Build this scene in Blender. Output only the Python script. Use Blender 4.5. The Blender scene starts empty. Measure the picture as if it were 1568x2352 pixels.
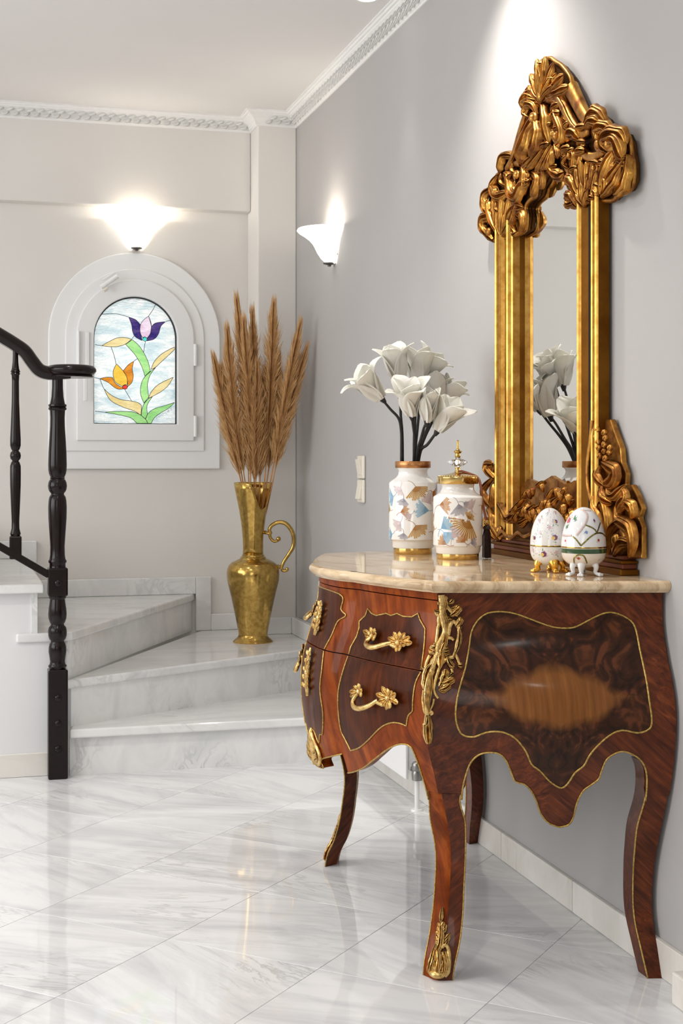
import bpy, bmesh, math, random
import numpy as np
from mathutils import Vector, Matrix
from mathutils.geometry import delaunay_2d_cdt, intersect_point_tri_2d

PI = math.pi
random.seed(7)
SC = bpy.context.scene
COL = SC.collection

# ------------------------------------------------------------------ camera
H, F, YH, YAW = 1.12, 3200.0, 1054.0, 0.270      # eye height, focal length in pixels, horizon row, yaw
cam_d = bpy.data.cameras.new('camera')
cam = bpy.data.objects.new('camera', cam_d)
COL.objects.link(cam)
cam.location = (0, 0, H)
cam.rotation_euler = (PI / 2, 0, -YAW)
cam_d.sensor_fit = 'VERTICAL'
cam_d.sensor_height = 36.0
cam_d.lens = 36.0 * F / 2352
cam_d.shift_y = -(1176 - YH) / 2352
cam_d.clip_start = 0.05
SC.camera = cam

# ------------------------------------------------------------------ exposure, world, lights
SC.view_settings.view_transform = 'Standard'
SC.view_settings.look = 'None'
SC.view_settings.gamma = 1.0
SC.view_settings.exposure = 0.1
SC.view_settings.use_curve_mapping = False

W = bpy.data.worlds.new('world')
SC.world = W
W.use_nodes = True
bgn = W.node_tree.nodes['Background']
bgn.inputs['Color'].default_value = (0.96, 0.985, 1.0, 1)
bgn.inputs['Strength'].default_value = 1.4


def area(name, loc, rot, sx, sy, power, color=(1, 1, 1)):
    d = bpy.data.lights.new(name, 'AREA')
    d.shape = 'RECTANGLE'
    d.size, d.size_y = sx, sy
    d.energy = power
    d.color = color
    o = bpy.data.objects.new(name, d)
    COL.objects.link(o)
    o.location = loc
    o.rotation_euler = rot
    return o


# daylight from the tall windows in the left wall and a window behind the camera
area('daylight_side', (-3.05, 3.3, 1.75), (0, -PI / 2 + 0.12, 0), 1.7, 3.6, 80, (0.97, 0.985, 1.0))
area('daylight_rear', (-1.2, -1.80, 1.75), (PI / 2 - 0.1, 0, -0.15), 1.5, 1.6, 19, (1.0, 0.99, 0.97))

SN, CS = math.sin(YAW), math.cos(YAW)


def ray(x, y):
    r = (x - 784) / F
    u = (YH - y) / F
    return Vector((SN + r * CS, CS - r * SN, u))


def PD(x, y, d):
    """point seen at pixel x, y at camera depth d"""
    return Vector((0, 0, H)) + ray(x, y) * d


def PX(x, y, X):
    v = ray(x, y)
    return Vector((0, 0, H)) + v * (X / v.x)


def PY(x, y, Y):
    v = ray(x, y)
    return Vector((0, 0, H)) + v * (Y / v.y)


def PZ(x, y, z):
    v = ray(x, y)
    return Vector((0, 0, H)) + v * ((z - H) / v.z)


def proj(p):
    d = p[0] * SN + p[1] * CS
    return 784 + F * (p[0] * CS - p[1] * SN) / d, YH - F * (p[2] - H) / d


# ------------------------------------------------------------------ mesh builder
class MB:
    def __init__(self):
        self.v, self.f, self.m = [], [], []

    def add(self, vs, fs, mi=0):
        o = len(self.v)
        self.v += [tuple(p) for p in vs]
        self.f += [tuple(i + o for i in f) for f in fs]
        self.m += [mi] * len(fs)
        return self

    def box(self, x0, x1, y0, y1, z0, z1, mi=0):
        vs = [(x, y, z) for z in (z0, z1) for y in (y0, y1) for x in (x0, x1)]
        return self.add(vs, [(0, 2, 3, 1), (4, 5, 7, 6), (0, 1, 5, 4), (2, 6, 7, 3), (0, 4, 6, 2), (1, 3, 7, 5)], mi)

    def lathe(self, prof, c=(0, 0, 0), n=32, top=None, mi=0, a0=0.0, a1=2 * PI, squash=None):
        """prof: (r, z) pairs from bottom to top; top(a, z) may change the height"""
        full = abs(a1 - a0 - 2 * PI) < 1e-6
        na = n if full else n + 1
        vs, fs = [], []
        for r, z in prof:
            for k in range(na):
                a = a0 + (a1 - a0) * k / n
                zz = top(a, z, r) if top else z
                rx = r if squash is None else r * squash(a, z)
                vs.append((c[0] + rx * math.cos(a), c[1] + rx * math.sin(a), c[2] + zz))
        for i in range(len(prof) - 1):
            for k in range(n):
                k2 = (k + 1) % na
                fs.append((i * na + k, i * na + k2, (i + 1) * na + k2, (i + 1) * na + k))
        if full:
            if prof[0][0] > 1e-6:
                fs.append(tuple(range(na))[::-1])
            if prof[-1][0] > 1e-6:
                fs.append(tuple((len(prof) - 1) * na + k for k in range(na)))
        return self.add(vs, fs, mi)

    def tube(self, pts, rad, n=8, caps=True, closed=False, up=None, flat=1.0, mi=0):
        pts = [Vector(p) for p in pts]
        m = len(pts)
        if not hasattr(rad, '__len__'):
            rad = [rad] * m
        T = []
        for i in range(m):
            if closed:
                t = pts[(i + 1) % m] - pts[i - 1]
            else:
                t = pts[min(i + 1, m - 1)] - pts[max(i - 1, 0)]
            T.append(t.normalized() if t.length > 1e-9 else Vector((0, 0, 1)))
        if up is None:
            ref = Vector((0, 0, 1)) if abs(T[0].z) < 0.9 else Vector((1, 0, 0))
            nrm = (ref - T[0] * ref.dot(T[0])).normalized()
        vs, fs = [], []
        for i in range(m):
            if up is None:
                nrm = nrm - T[i] * nrm.dot(T[i])
                if nrm.length < 1e-6:
                    nrm = T[i].orthogonal()
                nrm.normalize()
                N = nrm
            else:
                u = up[i] if isinstance(up, list) else up
                N = Vector(u) - T[i] * Vector(u).dot(T[i])
                N.normalize()
            B = T[i].cross(N)
            for k in range(n):
                a = 2 * PI * k / n
                vs.append(pts[i] + N * (math.sin(a) * rad[i] * flat) + B * (math.cos(a) * rad[i]))
        for i in range(m if closed else m - 1):
            j = (i + 1) % m
            for k in range(n):
                k2 = (k + 1) % n
                fs.append((i * n + k, i * n + k2, j * n + k2, j * n + k))
        if caps and not closed:
            fs.append(tuple(range(n))[::-1])
            fs.append(tuple((m - 1) * n + k for k in range(n)))
        return self.add(vs, fs, mi)

    def grid(self, fn, nu, nv, mi=0, wrap=False):
        vs = [fn(i / nu, j / nv) for i in range(nu + 1) for j in range(nv + 1)]
        fs = [(i * (nv + 1) + j, (i + 1) * (nv + 1) + j, (i + 1) * (nv + 1) + j + 1, i * (nv + 1) + j + 1)
              for i in range(nu) for j in range(nv)]
        return self.add(vs, fs, mi)

    def sphere(self, c, r, n=10, m=7, sc=(1, 1, 1), mi=0):
        prof = [(r * math.sin(PI * i / m), -r * math.cos(PI * i / m)) for i in range(m + 1)]
        vs, fs = [], []
        for i, (rr, z) in enumerate(prof):
            for k in range(n):
                a = 2 * PI * k / n
                vs.append((c[0] + rr * math.cos(a) * sc[0], c[1] + rr * math.sin(a) * sc[1], c[2] + z * sc[2]))
        for i in range(m):
            for k in range(n):
                k2 = (k + 1) % n
                fs.append((i * n + k, i * n + k2, (i + 1) * n + k2, (i + 1) * n + k))
        return self.add(vs, fs, mi)

    def prism(self, poly, d, mi=0):
        """poly: 3D points of a planar outline, extruded by vector d"""
        n = len(poly)
        d = Vector(d)
        vs = [Vector(p) for p in poly] + [Vector(p) + d for p in poly]
        fs = [tuple(range(n))[::-1], tuple(n + i for i in range(n))]
        fs += [(i, (i + 1) % n, n + (i + 1) % n, n + i) for i in range(n)]
        return self.add(vs, fs, mi)

    def leaf(self, pts, N, width, lift, lobes=0, tip=0.0, curl=0.0, base=0.35, groove=0.45):
        """a carved leaf along a 3D path; N is the outward direction (vector or list)"""
        pts = [Vector(p) for p in pts]
        m = len(pts)
        sec = [(-1, 0), (-0.84, 0.62), (-0.68, 0.72), (-0.6, 0.42), (-0.48, 0.95), (-0.30, 1.0), (-0.22, 0.6), (-0.10, 0.9), (0, groove), (0.10, 0.9), (0.22, 0.6), (0.30, 1.0), (0.48, 0.95), (0.6, 0.42), (0.68, 0.72), (0.84, 0.62), (1, 0), (0.4, -0.25), (-0.4, -0.25)]
        n = len(sec)
        vs, fs = [], []
        for i in range(m):
            u = i / (m - 1)
            T = (pts[min(i + 1, m - 1)] - pts[max(i - 1, 0)]).normalized()
            NN = Vector(N[i]) if isinstance(N, list) else Vector(N)
            NN = (NN - T * NN.dot(T)).normalized()
            S = T.cross(NN)
            w = (base + (1 - base) * math.sin(PI * min(1, u * 1.25) * 0.5)) * (1 - max(0, (u - 0.62) / 0.38) ** 2 * (1 - tip))
            if lobes:
                w *= 1 - 0.32 * abs(math.cos(lobes * PI * u)) ** 2
            w *= width
            hh = lift * (0.6 + 0.4 * math.sin(PI * u)) * (1 - 0.5 * max(0, u - 0.8) / 0.2)
            off = NN * (curl * u ** 3)
            for a, b in sec:
                vs.append(pts[i] + S * (a * w) + NN * (b * hh) + off)
        for i in range(m - 1):
            for k in range(n):
                k2 = (k + 1) % n
                fs.append((i * n + k, i * n + k2, (i + 1) * n + k2, (i + 1) * n + k))
        fs.append(tuple(range(n))[::-1])
        fs.append(tuple((m - 1) * n + k for k in range(n)))
        return self.add(vs, fs)


def curve(pts, n=24, closed=False):
    """Catmull-Rom through points (any dimension) with n samples overall"""
    P = [np.array(p, float) for p in pts]
    m = len(P)
    segs = m if closed else m - 1
    out = []
    per = max(2, int(math.ceil(n / segs)))
    for i in range(segs):
        if closed:
            a, b, c, d = P[(i - 1) % m], P[i], P[(i + 1) % m], P[(i + 2) % m]
        else:
            a, b, c, d = P[max(i - 1, 0)], P[i], P[i + 1], P[min(i + 2, m - 1)]
        for k in range(per):
            t = k / per
            out.append(0.5 * ((2 * b) + (c - a) * t + (2 * a - 5 * b + 4 * c - d) * t * t + (3 * b - a - 3 * c + d) * t ** 3))
    if not closed:
        out.append(P[-1])
    return [tuple(p) for p in out]


def lerp_tab(tab, x):
    if x <= tab[0][0]:
        return tab[0][1]
    for (a, b), (c, d) in zip(tab, tab[1:]):
        if x <= c:
            return b + (d - b) * (x - a) / (c - a)
    return tab[-1][1]


def smooth_tab(tab):
    xs = np.array([t[0] for t in tab]); ys = np.array([t[1] for t in tab])
    m = np.gradient(ys, xs)

    def fn(x):
        if x <= xs[0]:
            return float(ys[0])
        if x >= xs[-1]:
            return float(ys[-1])
        i = int(np.searchsorted(xs, x) - 1)
        h = xs[i + 1] - xs[i]
        t = (x - xs[i]) / h
        return float((2 * t ** 3 - 3 * t ** 2 + 1) * ys[i] + (t ** 3 - 2 * t ** 2 + t) * h * m[i] + (-2 * t ** 3 + 3 * t ** 2) * ys[i + 1] + (t ** 3 - t ** 2) * h * m[i + 1])
    return fn


def inside(p, poly):
    x, y = p
    r = False
    n = len(poly)
    for i in range(n):
        x1, y1 = poly[i]
        x2, y2 = poly[i - 1]
        if (y1 > y) != (y2 > y) and x < (x2 - x1) * (y - y1) / (y2 - y1) + x1:
            r = not r
    return r


def cdt(poly, step):
    """triangulated polygon with inner grid points; returns 2D verts, faces"""
    P = [Vector((p[0], p[1])) for p in poly]
    n = len(P)
    x0, x1 = min(p.x for p in P), max(p.x for p in P)
    y0, y1 = min(p.y for p in P), max(p.y for p in P)
    pl = [(p.x, p.y) for p in P]
    arr = np.array(pl)
    V = list(P)
    y = y0 + step / 2
    while y < y1:
        x = x0 + step / 2
        while x < x1:
            if inside((x, y), pl):
                d = arr - np.array((x, y))
                if (d * d).sum(1).min() > (step * 0.45) ** 2:
                    V.append(Vector((x, y)))
            x += step
        y += step
    r = delaunay_2d_cdt(V, [(i, (i + 1) % n) for i in range(n)], [], 1, 1e-7)
    return [(v.x, v.y) for v in r[0]], [tuple(f) for f in r[2]]


# ------------------------------------------------------------------ objects
LOCS = {}


def link(o, parent=None):
    COL.objects.link(o)
    if parent is not None:
        o.parent = parent
    return o


def thing(name, label, cat, loc, group=None, kind=None):
    o = bpy.data.objects.new(name, None)
    o.empty_display_size = 0.05
    link(o)
    o.location = loc
    o['label'] = label
    if cat:
        o['category'] = cat
    if group:
        o['group'] = group
    if kind:
        o['kind'] = kind
    LOCS[o.name] = Vector(loc)
    return o


def root_loc(o):
    while o.parent is not None:
        o = o.parent
    return LOCS.get(o.name, Vector((0, 0, 0)))


def obj(name, mb, mats, parent=None, smooth=False, bevel=0, bseg=2, solid=0, offset=-1, angle=40, origin=None, sub=0):
    me = bpy.data.meshes.new(name)
    if parent is not None:
        L = root_loc(parent)
    else:
        L = Vector(origin) if origin is not None else Vector((0, 0, 0))
    me.from_pydata([(v[0] - L.x, v[1] - L.y, v[2] - L.z) for v in mb.v], [], mb.f)
    if not isinstance(mats, (list, tuple)):
        mats = [mats]
    for m in mats:
        me.materials.append(m)
    if len(mats) > 1:
        me.polygons.foreach_set('material_index', mb.m)
    me.validate(clean_customdata=False)
    bm = bmesh.new()
    bm.from_mesh(me)
    bmesh.ops.recalc_face_normals(bm, faces=bm.faces)
    bm.to_mesh(me)
    bm.free()
    o = bpy.data.objects.new(name, me)
    link(o, parent)
    if parent is None:
        o.location = L
        LOCS[o.name] = L
    if smooth:
        me.polygons.foreach_set('use_smooth', [True] * len(me.polygons))
        if angle < 180:
            try:
                me.set_sharp_from_angle(angle=math.radians(angle))
            except Exception:
                pass
    if solid:
        md = o.modifiers.new('solid', 'SOLIDIFY')
        md.thickness = solid
        md.offset = offset
    if bevel:
        md = o.modifiers.new('bevel', 'BEVEL')
        md.width = bevel
        md.segments = bseg
        md.limit_method = 'ANGLE'
        md.angle_limit = math.radians(35)
    if sub:
        md = o.modifiers.new('sub', 'SUBSURF')
        md.levels = md.render_levels = sub
    return o


def tag(o, label, cat=None, group=None, kind=None):
    o['label'] = label
    if cat:
        o['category'] = cat
    if group:
        o['group'] = group
    if kind:
        o['kind'] = kind
    return o


def struct(name, mb, m, label, **k):
    o = obj(name, mb, m, None, **k)
    o['kind'] = 'structure'
    o['label'] = label
    return o

# ------------------------------------------------------------------ materials
def newmat(name):
    m = bpy.data.materials.new(name)
    m.use_nodes = True
    nt = m.node_tree
    return m, nt, nt.nodes['Principled BSDF']


def nd(nt, t, ins=None, **at):
    n = nt.nodes.new(t)
    for k, v in at.items():
        setattr(n, k, v)
    for k, v in (ins or {}).items():
        s = n.inputs[k]
        if isinstance(v, bpy.types.NodeSocket):
            nt.links.new(v, s)
        else:
            s.default_value = v
    return n


def ramp(nt, fac, stops, interp='LINEAR'):
    n = nt.nodes.new('ShaderNodeValToRGB')
    cr = n.color_ramp
    cr.interpolation = interp
    while len(cr.elements) < len(stops):
        cr.elements.new(0.5)
    for e, (p, c) in zip(cr.elements, stops):
        e.position = p
        e.color = (c[0], c[1], c[2], 1) if hasattr(c, '__len__') else (c, c, c, 1)
    nt.links.new(fac, n.inputs[0])
    return n


def mixc(nt, fac, a, b, mode='MIX'):
    n = nt.nodes.new('ShaderNodeMix')
    n.data_type = 'RGBA'
    n.blend_type = mode
    for i, v in ((0, fac), (6, a), (7, b)):
        if isinstance(v, bpy.types.NodeSocket):
            nt.links.new(v, n.inputs[i])
        else:
            n.inputs[i].default_value = v if i == 0 else (v[0], v[1], v[2], 1)
    return n.outputs[2]


def bump(nt, b, h, strength=0.2, dist=0.01):
    n = nd(nt, 'ShaderNodeBump', {'Strength': strength, 'Distance': dist, 'Height': h})
    nt.links.new(n.outputs[0], b.inputs['Normal'])
    return n


def plain(name, col, rough=0.5, metal=0.0, coat=0.0, spec=None, noise=0.0, nscale=30, bmp=0.0, bscale=200):
    m, nt, b = newmat(name)
    b.inputs['Base Color'].default_value = (*col, 1)
    b.inputs['Roughness'].default_value = rough
    b.inputs['Metallic'].default_value = metal
    b.inputs['Coat Weight'].default_value = coat
    b.inputs['Coat Roughness'].default_value = 0.08
    if spec is not None:
        b.inputs['Specular IOR Level'].default_value = spec
    if noise or bmp:
        tc = nd(nt, 'ShaderNodeTexCoord')
    if noise:
        n = nd(nt, 'ShaderNodeTexNoise', {'Vector': tc.outputs['Object'], 'Scale': nscale, 'Detail': 4})
        r = ramp(nt, n.outputs['Fac'], [(0.3, [c * (1 - noise) for c in col]), (0.7, [min(1, c * (1 + noise)) for c in col])])
        nt.links.new(r.outputs[0], b.inputs['Base Color'])
    if bmp:
        n2 = nd(nt, 'ShaderNodeTexNoise', {'Vector': tc.outputs['Object'], 'Scale': bscale, 'Detail': 3})
        bump(nt, b, n2.outputs['Fac'], bmp, 0.002)
    return m


def marble(name, base, cloud, vein, scale=3.0, stretch=4.0, rough=0.06, rnd=True, vein_amt=0.8, angle=0.0, wide=0.06, spec=0.5):
    m, nt, b = newmat(name)
    tc = nd(nt, 'ShaderNodeTexCoord')
    vec = tc.outputs['Object']
    if rnd:
        oi = nd(nt, 'ShaderNodeObjectInfo')
        off = nd(nt, 'ShaderNodeVectorMath', {0: vec}, operation='ADD')
        sc = nd(nt, 'ShaderNodeMath', {0: oi.outputs['Random'], 1: 37.0}, operation='MULTIPLY')
        nt.links.new(sc.outputs[0], off.inputs[1])
        rot = nd(nt, 'ShaderNodeVectorRotate', {'Vector': vec}, rotation_type='Z_AXIS')
        an = nd(nt, 'ShaderNodeMath', {0: oi.outputs['Random'], 1: 0.9, 2: angle - 0.45}, operation='MULTIPLY_ADD')
        nt.links.new(an.outputs[0], rot.inputs['Angle'])
        off2 = nd(nt, 'ShaderNodeVectorMath', {0: rot.outputs[0], 1: sc.outputs[0]}, operation='ADD')
        vec = off2.outputs[0]
    else:
        rot = nd(nt, 'ShaderNodeVectorRotate', {'Vector': vec, 'Angle': angle}, rotation_type='Z_AXIS')
        vec = rot.outputs[0]
    mp = nd(nt, 'ShaderNodeMapping', {'Vector': vec, 'Scale': (1.0, stretch, stretch * 0.5)})
    n1 = nd(nt, 'ShaderNodeTexNoise', {'Vector': mp.outputs[0], 'Scale': scale, 'Detail': 7, 'Roughness': 0.62, 'Distortion': 0.7})
    n2 = nd(nt, 'ShaderNodeTexNoise', {'Vector': mp.outputs[0], 'Scale': scale * 1.7, 'Detail': 9, 'Roughness': 0.55, 'Distortion': 1.6})
    c1 = ramp(nt, n1.outputs['Fac'], [(0.34, cloud), (0.58, base)])
    c2 = ramp(nt, n2.outputs['Fac'], [(0.5 - wide, 0.0), (0.5, 1.0), (0.5 + wide, 0.0)])
    n3 = nd(nt, 'ShaderNodeTexNoise', {'Vector': vec, 'Scale': scale * 0.9, 'Detail': 2})
    msk = ramp(nt, n3.outputs['Fac'], [(0.5, 0.0), (0.68, vein_amt)])
    mul = nd(nt, 'ShaderNodeMath', {0: c2.outputs[0], 1: msk.outputs[0]}, operation='MULTIPLY')
    col = mixc(nt, mul.outputs[0], c1.outputs[0], vein)
    nt.links.new(col, b.inputs['Base Color'])
    b.inputs['Roughness'].default_value = rough
    b.inputs['Specular IOR Level'].default_value = spec
    return m


def wood(name, c0, c1, c2, angle=0.0, axis='Y_AXIS', mirror=None, scale=14, stretch=14, rough=0.32, coat=0.30, spec=0.12):
    """veneer with a stretched grain; mirror = (axis index, centre) folds the grain like book-matched leaves"""
    m, nt, b = newmat(name)
    tc = nd(nt, 'ShaderNodeTexCoord')
    vec = tc.outputs['Object']
    if mirror:
        sp = nd(nt, 'ShaderNodeSeparateXYZ', {0: vec})
        s = nd(nt, 'ShaderNodeMath', {0: sp.outputs[mirror[0]], 1: mirror[1]}, operation='SUBTRACT')
        a = nd(nt, 'ShaderNodeMath', {0: s.outputs[0]}, operation='ABSOLUTE')
        cb = nd(nt, 'ShaderNodeCombineXYZ', {0: sp.outputs[0], 1: sp.outputs[1], 2: sp.outputs[2]})
        nt.links.new(a.outputs[0], cb.inputs[mirror[0]])
        vec = cb.outputs[0]
    rt = nd(nt, 'ShaderNodeVectorRotate', {'Vector': vec, 'Angle': angle}, rotation_type=axis)
    mp = nd(nt, 'ShaderNodeMapping', {'Vector': rt.outputs[0], 'Scale': (stretch, stretch, 1.0)})
    n1 = nd(nt, 'ShaderNodeTexNoise', {'Vector': mp.outputs[0], 'Scale': scale * 0.35, 'Detail': 8, 'Roughness': 0.65, 'Distortion': 0.8})
    n2 = nd(nt, 'ShaderNodeTexNoise', {'Vector': vec, 'Scale': 7.0, 'Detail': 4, 'Distortion': 1.2})
    r1 = ramp(nt, n1.outputs['Fac'], [(0.28, c0), (0.52, c1), (0.75, c2)])
    r2 = ramp(nt, n2.outputs['Fac'], [(0.35, (0.62, 0.6, 0.58)), (0.65, (1.12, 1.1, 1.08))])
    col = mixc(nt, 1.0, r1.outputs[0], r2.outputs[0], 'MULTIPLY')
    nt.links.new(col, b.inputs['Base Color'])
    b.inputs['Roughness'].default_value = rough
    b.inputs['Coat Weight'].default_value = coat
    b.inputs['Coat Roughness'].default_value = 0.07
    b.inputs['Specular IOR Level'].default_value = spec
    bump(nt, b, n1.outputs['Fac'], 0.05, 0.002)
    return m


def metal(name, c0, c1, rough=0.25, scale=25, bmp=0.0, bscale=120, r2=None, dist=0.0):
    m, nt, b = newmat(name)
    tc = nd(nt, 'ShaderNodeTexCoord')
    n = nd(nt, 'ShaderNodeTexNoise', {'Vector': tc.outputs['Object'], 'Scale': scale, 'Detail': 6, 'Roughness': 0.6, 'Distortion': dist})
    r = ramp(nt, n.outputs['Fac'], [(0.36, c0), (0.62, c1)])
    nt.links.new(r.outputs[0], b.inputs['Base Color'])
    b.inputs['Metallic'].default_value = 1.0
    b.inputs['Roughness'].default_value = rough
    if r2:
        rr = ramp(nt, n.outputs['Fac'], [(0.35, r2), (0.62, rough)])
        nt.links.new(rr.outputs[0], b.inputs['Roughness'])
    if bmp:
        n2 = nd(nt, 'ShaderNodeTexNoise', {'Vector': tc.outputs['Object'], 'Scale': bscale, 'Detail': 3})
        bump(nt, b, n2.outputs['Fac'], bmp, 0.003)
    return m


M_WALLR = plain('wall_grey_paint', (0.455, 0.440, 0.432), 0.75, noise=0.02, nscale=3, bmp=0.05, bscale=90)
M_WALLB = plain('wall_warm_white_paint', (0.76, 0.735, 0.70), 0.7, noise=0.015, nscale=3, bmp=0.05, bscale=90)
M_WALLS = plain('stair_wall_paint', (0.80, 0.80, 0.81), 0.7, noise=0.01, nscale=3)
M_CEIL = plain('ceiling_paint', (0.80, 0.78, 0.765), 0.8, noise=0.01, nscale=3)
M_PLASTER = plain('moulding_plaster', (0.84, 0.835, 0.82), 0.6)
M_TILE = marble('floor_marble', (0.83, 0.83, 0.835), (0.64, 0.64, 0.66), (0.46, 0.455, 0.45), 2.1, 5.5, 0.035, True, 0.65, 0.8, 0.04)
M_STAIR = marble('stair_marble', (0.89, 0.89, 0.88), (0.76, 0.77, 0.77), (0.42, 0.43, 0.43), 2.6, 3.0, 0.12, True, 0.7, 0.9, 0.045)
M_TREAD = marble('tread_marble', (0.86, 0.86, 0.85), (0.74, 0.74, 0.745), (0.5, 0.5, 0.5), 2.4, 3.5, 0.07, True, 0.5, 0.3, 0.05)
M_SKIRT = marble('skirting_marble', (0.82, 0.79, 0.74), (0.72, 0.68, 0.61), (0.55, 0.45, 0.33), 3.0, 2.0, 0.18, True, 0.4, 0.3, 0.05)
M_GROUT = plain('grout', (0.70, 0.67, 0.62), 0.8)
M_CREAM = marble('cream_marble', (0.74, 0.57, 0.37), (0.44, 0.29, 0.155), (0.85, 0.74, 0.56), 7.0, 4.5, 0.05, False, 0.7, 1.2, 0.05)
M_BAND = wood('crossband_veneer', (0.050, 0.012, 0.004), (0.150, 0.035, 0.010), (0.27, 0.075, 0.022), 0.75, 'Y_AXIS', None, 16, 16)
M_FRONT = wood('red_front_veneer', (0.10, 0.016, 0.003), (0.26, 0.050, 0.006), (0.42, 0.110, 0.014), 0.35, 'X_AXIS', None, 9, 12, 0.34, 0.12, spec=0.06)
M_DARK = wood('dark_front_veneer', (0.030, 0.006, 0.0015), (0.075, 0.016, 0.0035), (0.14, 0.034, 0.007), 0.1, 'X_AXIS', None, 10, 14, 0.34, 0.12, spec=0.06)
M_LEGW = wood('leg_veneer', (0.045, 0.011, 0.004), (0.125, 0.032, 0.010), (0.22, 0.065, 0.020), 0.6, 'Y_AXIS', None, 16, 16)
M_STRING = metal('brass_stringing', (0.34, 0.20, 0.05), (0.62, 0.43, 0.14), 0.42, 200)
M_MOUNT = metal('gilt_bronze', (0.46, 0.28, 0.09), (0.82, 0.58, 0.24), 0.28, 90, 0.25, 160)
M_GILT = metal('carved_gilt', (0.20, 0.068, 0.018), (0.56, 0.28, 0.06), 0.32, 26, 0.2, 70, 0.5)
M_GILTF = metal('gilt_moulding', (0.13, 0.048, 0.006), (0.20, 0.082, 0.011), 0.50, 9, 0.05, 60, 0.55)
M_BOLE = plain('red_bole_gilding', (0.20, 0.05, 0.02), 0.4, 0.4)
M_BRASS = metal('old_brass', (0.42, 0.255, 0.062), (0.62, 0.415, 0.12), 0.13, 55, 0.04, 40, 0.22, 0.3)
M_GOLDB = metal('polished_gold_band', (0.62, 0.42, 0.14), (0.74, 0.52, 0.20), 0.14, 10)
M_COPPER = metal('copper_rim', (0.42, 0.19, 0.07), (0.55, 0.27, 0.11), 0.34, 60)
M_GOLDF = metal('bright_gilt_foot', (0.80, 0.42, 0.06), (0.95, 0.60, 0.13), 0.2, 60)
M_EBONY = plain('dark_stained_wood', (0.009, 0.0045, 0.0038), 0.20, 0, 0.0, spec=0.3, noise=0.3, nscale=25)
M_PORC = plain('white_porcelain', (0.87, 0.855, 0.83), 0.12, 0, 0.5)
M_PORCB = plain('blue_white_porcelain', (0.86, 0.87, 0.88), 0.10, 0, 0.5)
M_CREAMP = plain('cream_porcelain', (0.84, 0.77, 0.68), 0.14, 0, 0.5)
M_PLASTIC = plain('ivory_plastic', (0.82, 0.77, 0.66), 0.35)
M_WHITE = plain('white_lacquer', (0.86, 0.86, 0.86), 0.25)
M_UPVC = plain('white_window_profile', (0.90, 0.905, 0.905), 0.28)
M_BLACK = plain('black_stem', (0.012, 0.011, 0.012), 0.55, noise=0.3, nscale=60)
M_LEADGROOVE = plain('lead_and_groove_dark', (0.025, 0.025, 0.028), 0.5)  # lead of the window; also the painted shade in the mirror posts' groove
M_STEEL = plain('dull_steel', (0.30, 0.29, 0.28), 0.35, 1.0)
M_NICKEL = plain('dark_nickel', (0.16, 0.15, 0.14), 0.3, 1.0)
M_STALK = plain('pampas_stalk', (0.48, 0.21, 0.06), 0.6, noise=0.25, nscale=20)
M_TASSEL = plain('dark_tassel_silk', (0.035, 0.016, 0.012), 0.5, noise=0.4, nscale=120)
M_CORD = plain('copper_cord', (0.32, 0.10, 0.045), 0.4, 0.3)
M_DARKIN = plain('carcass_wood', (0.03, 0.014, 0.008), 0.8)


def petal_mat():
    m, nt, b = newmat('cream_petal')
    b.inputs['Base Color'].default_value = (0.88, 0.865, 0.80, 1)
    b.inputs['Roughness'].default_value = 0.5
    b.inputs['Subsurface Weight'].default_value = 0.0
    tc = nd(nt, 'ShaderNodeTexCoord')
    n = nd(nt, 'ShaderNodeTexNoise', {'Vector': tc.outputs['Object'], 'Scale': 30, 'Detail': 3})
    r = ramp(nt, n.outputs['Fac'], [(0.3, (0.90, 0.885, 0.81)), (0.7, (0.95, 0.945, 0.92))])
    nt.links.new(r.outputs[0], b.inputs['Base Color'])
    tr = nd(nt, 'ShaderNodeBsdfTranslucent', {'Color': (0.93, 0.92, 0.84, 1)})
    mx = nd(nt, 'ShaderNodeMixShader', {0: 0.28})
    nt.links.new(b.outputs[0], mx.inputs[1]); nt.links.new(tr.outputs[0], mx.inputs[2])
    nt.links.new(mx.outputs[0], nt.nodes['Material Output'].inputs[0])
    return m


M_PETAL = petal_mat()


def plume_mat():
    m, nt, b = newmat('pampas_plume')
    oi = nd(nt, 'ShaderNodeObjectInfo')
    tc = nd(nt, 'ShaderNodeTexCoord')
    n = nd(nt, 'ShaderNodeTexNoise', {'Vector': tc.outputs['Object'], 'Scale': 35, 'Detail': 3})
    r = ramp(nt, n.outputs['Fac'], [(0.3, (0.58, 0.335, 0.135)), (0.7, (0.84, 0.56, 0.27))])
    nt.links.new(r.outputs[0], b.inputs['Base Color'])
    b.inputs['Roughness'].default_value = 0.8
    tr = nd(nt, 'ShaderNodeBsdfTranslucent', {'Color': (0.74, 0.48, 0.22, 1)})
    mx = nd(nt, 'ShaderNodeMixShader', {0: 0.35})
    nt.links.new(b.outputs[0], mx.inputs[1]); nt.links.new(tr.outputs[0], mx.inputs[2])
    nt.links.new(mx.outputs[0], nt.nodes['Material Output'].inputs[0])
    return m


M_PLUME = plume_mat()


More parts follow.
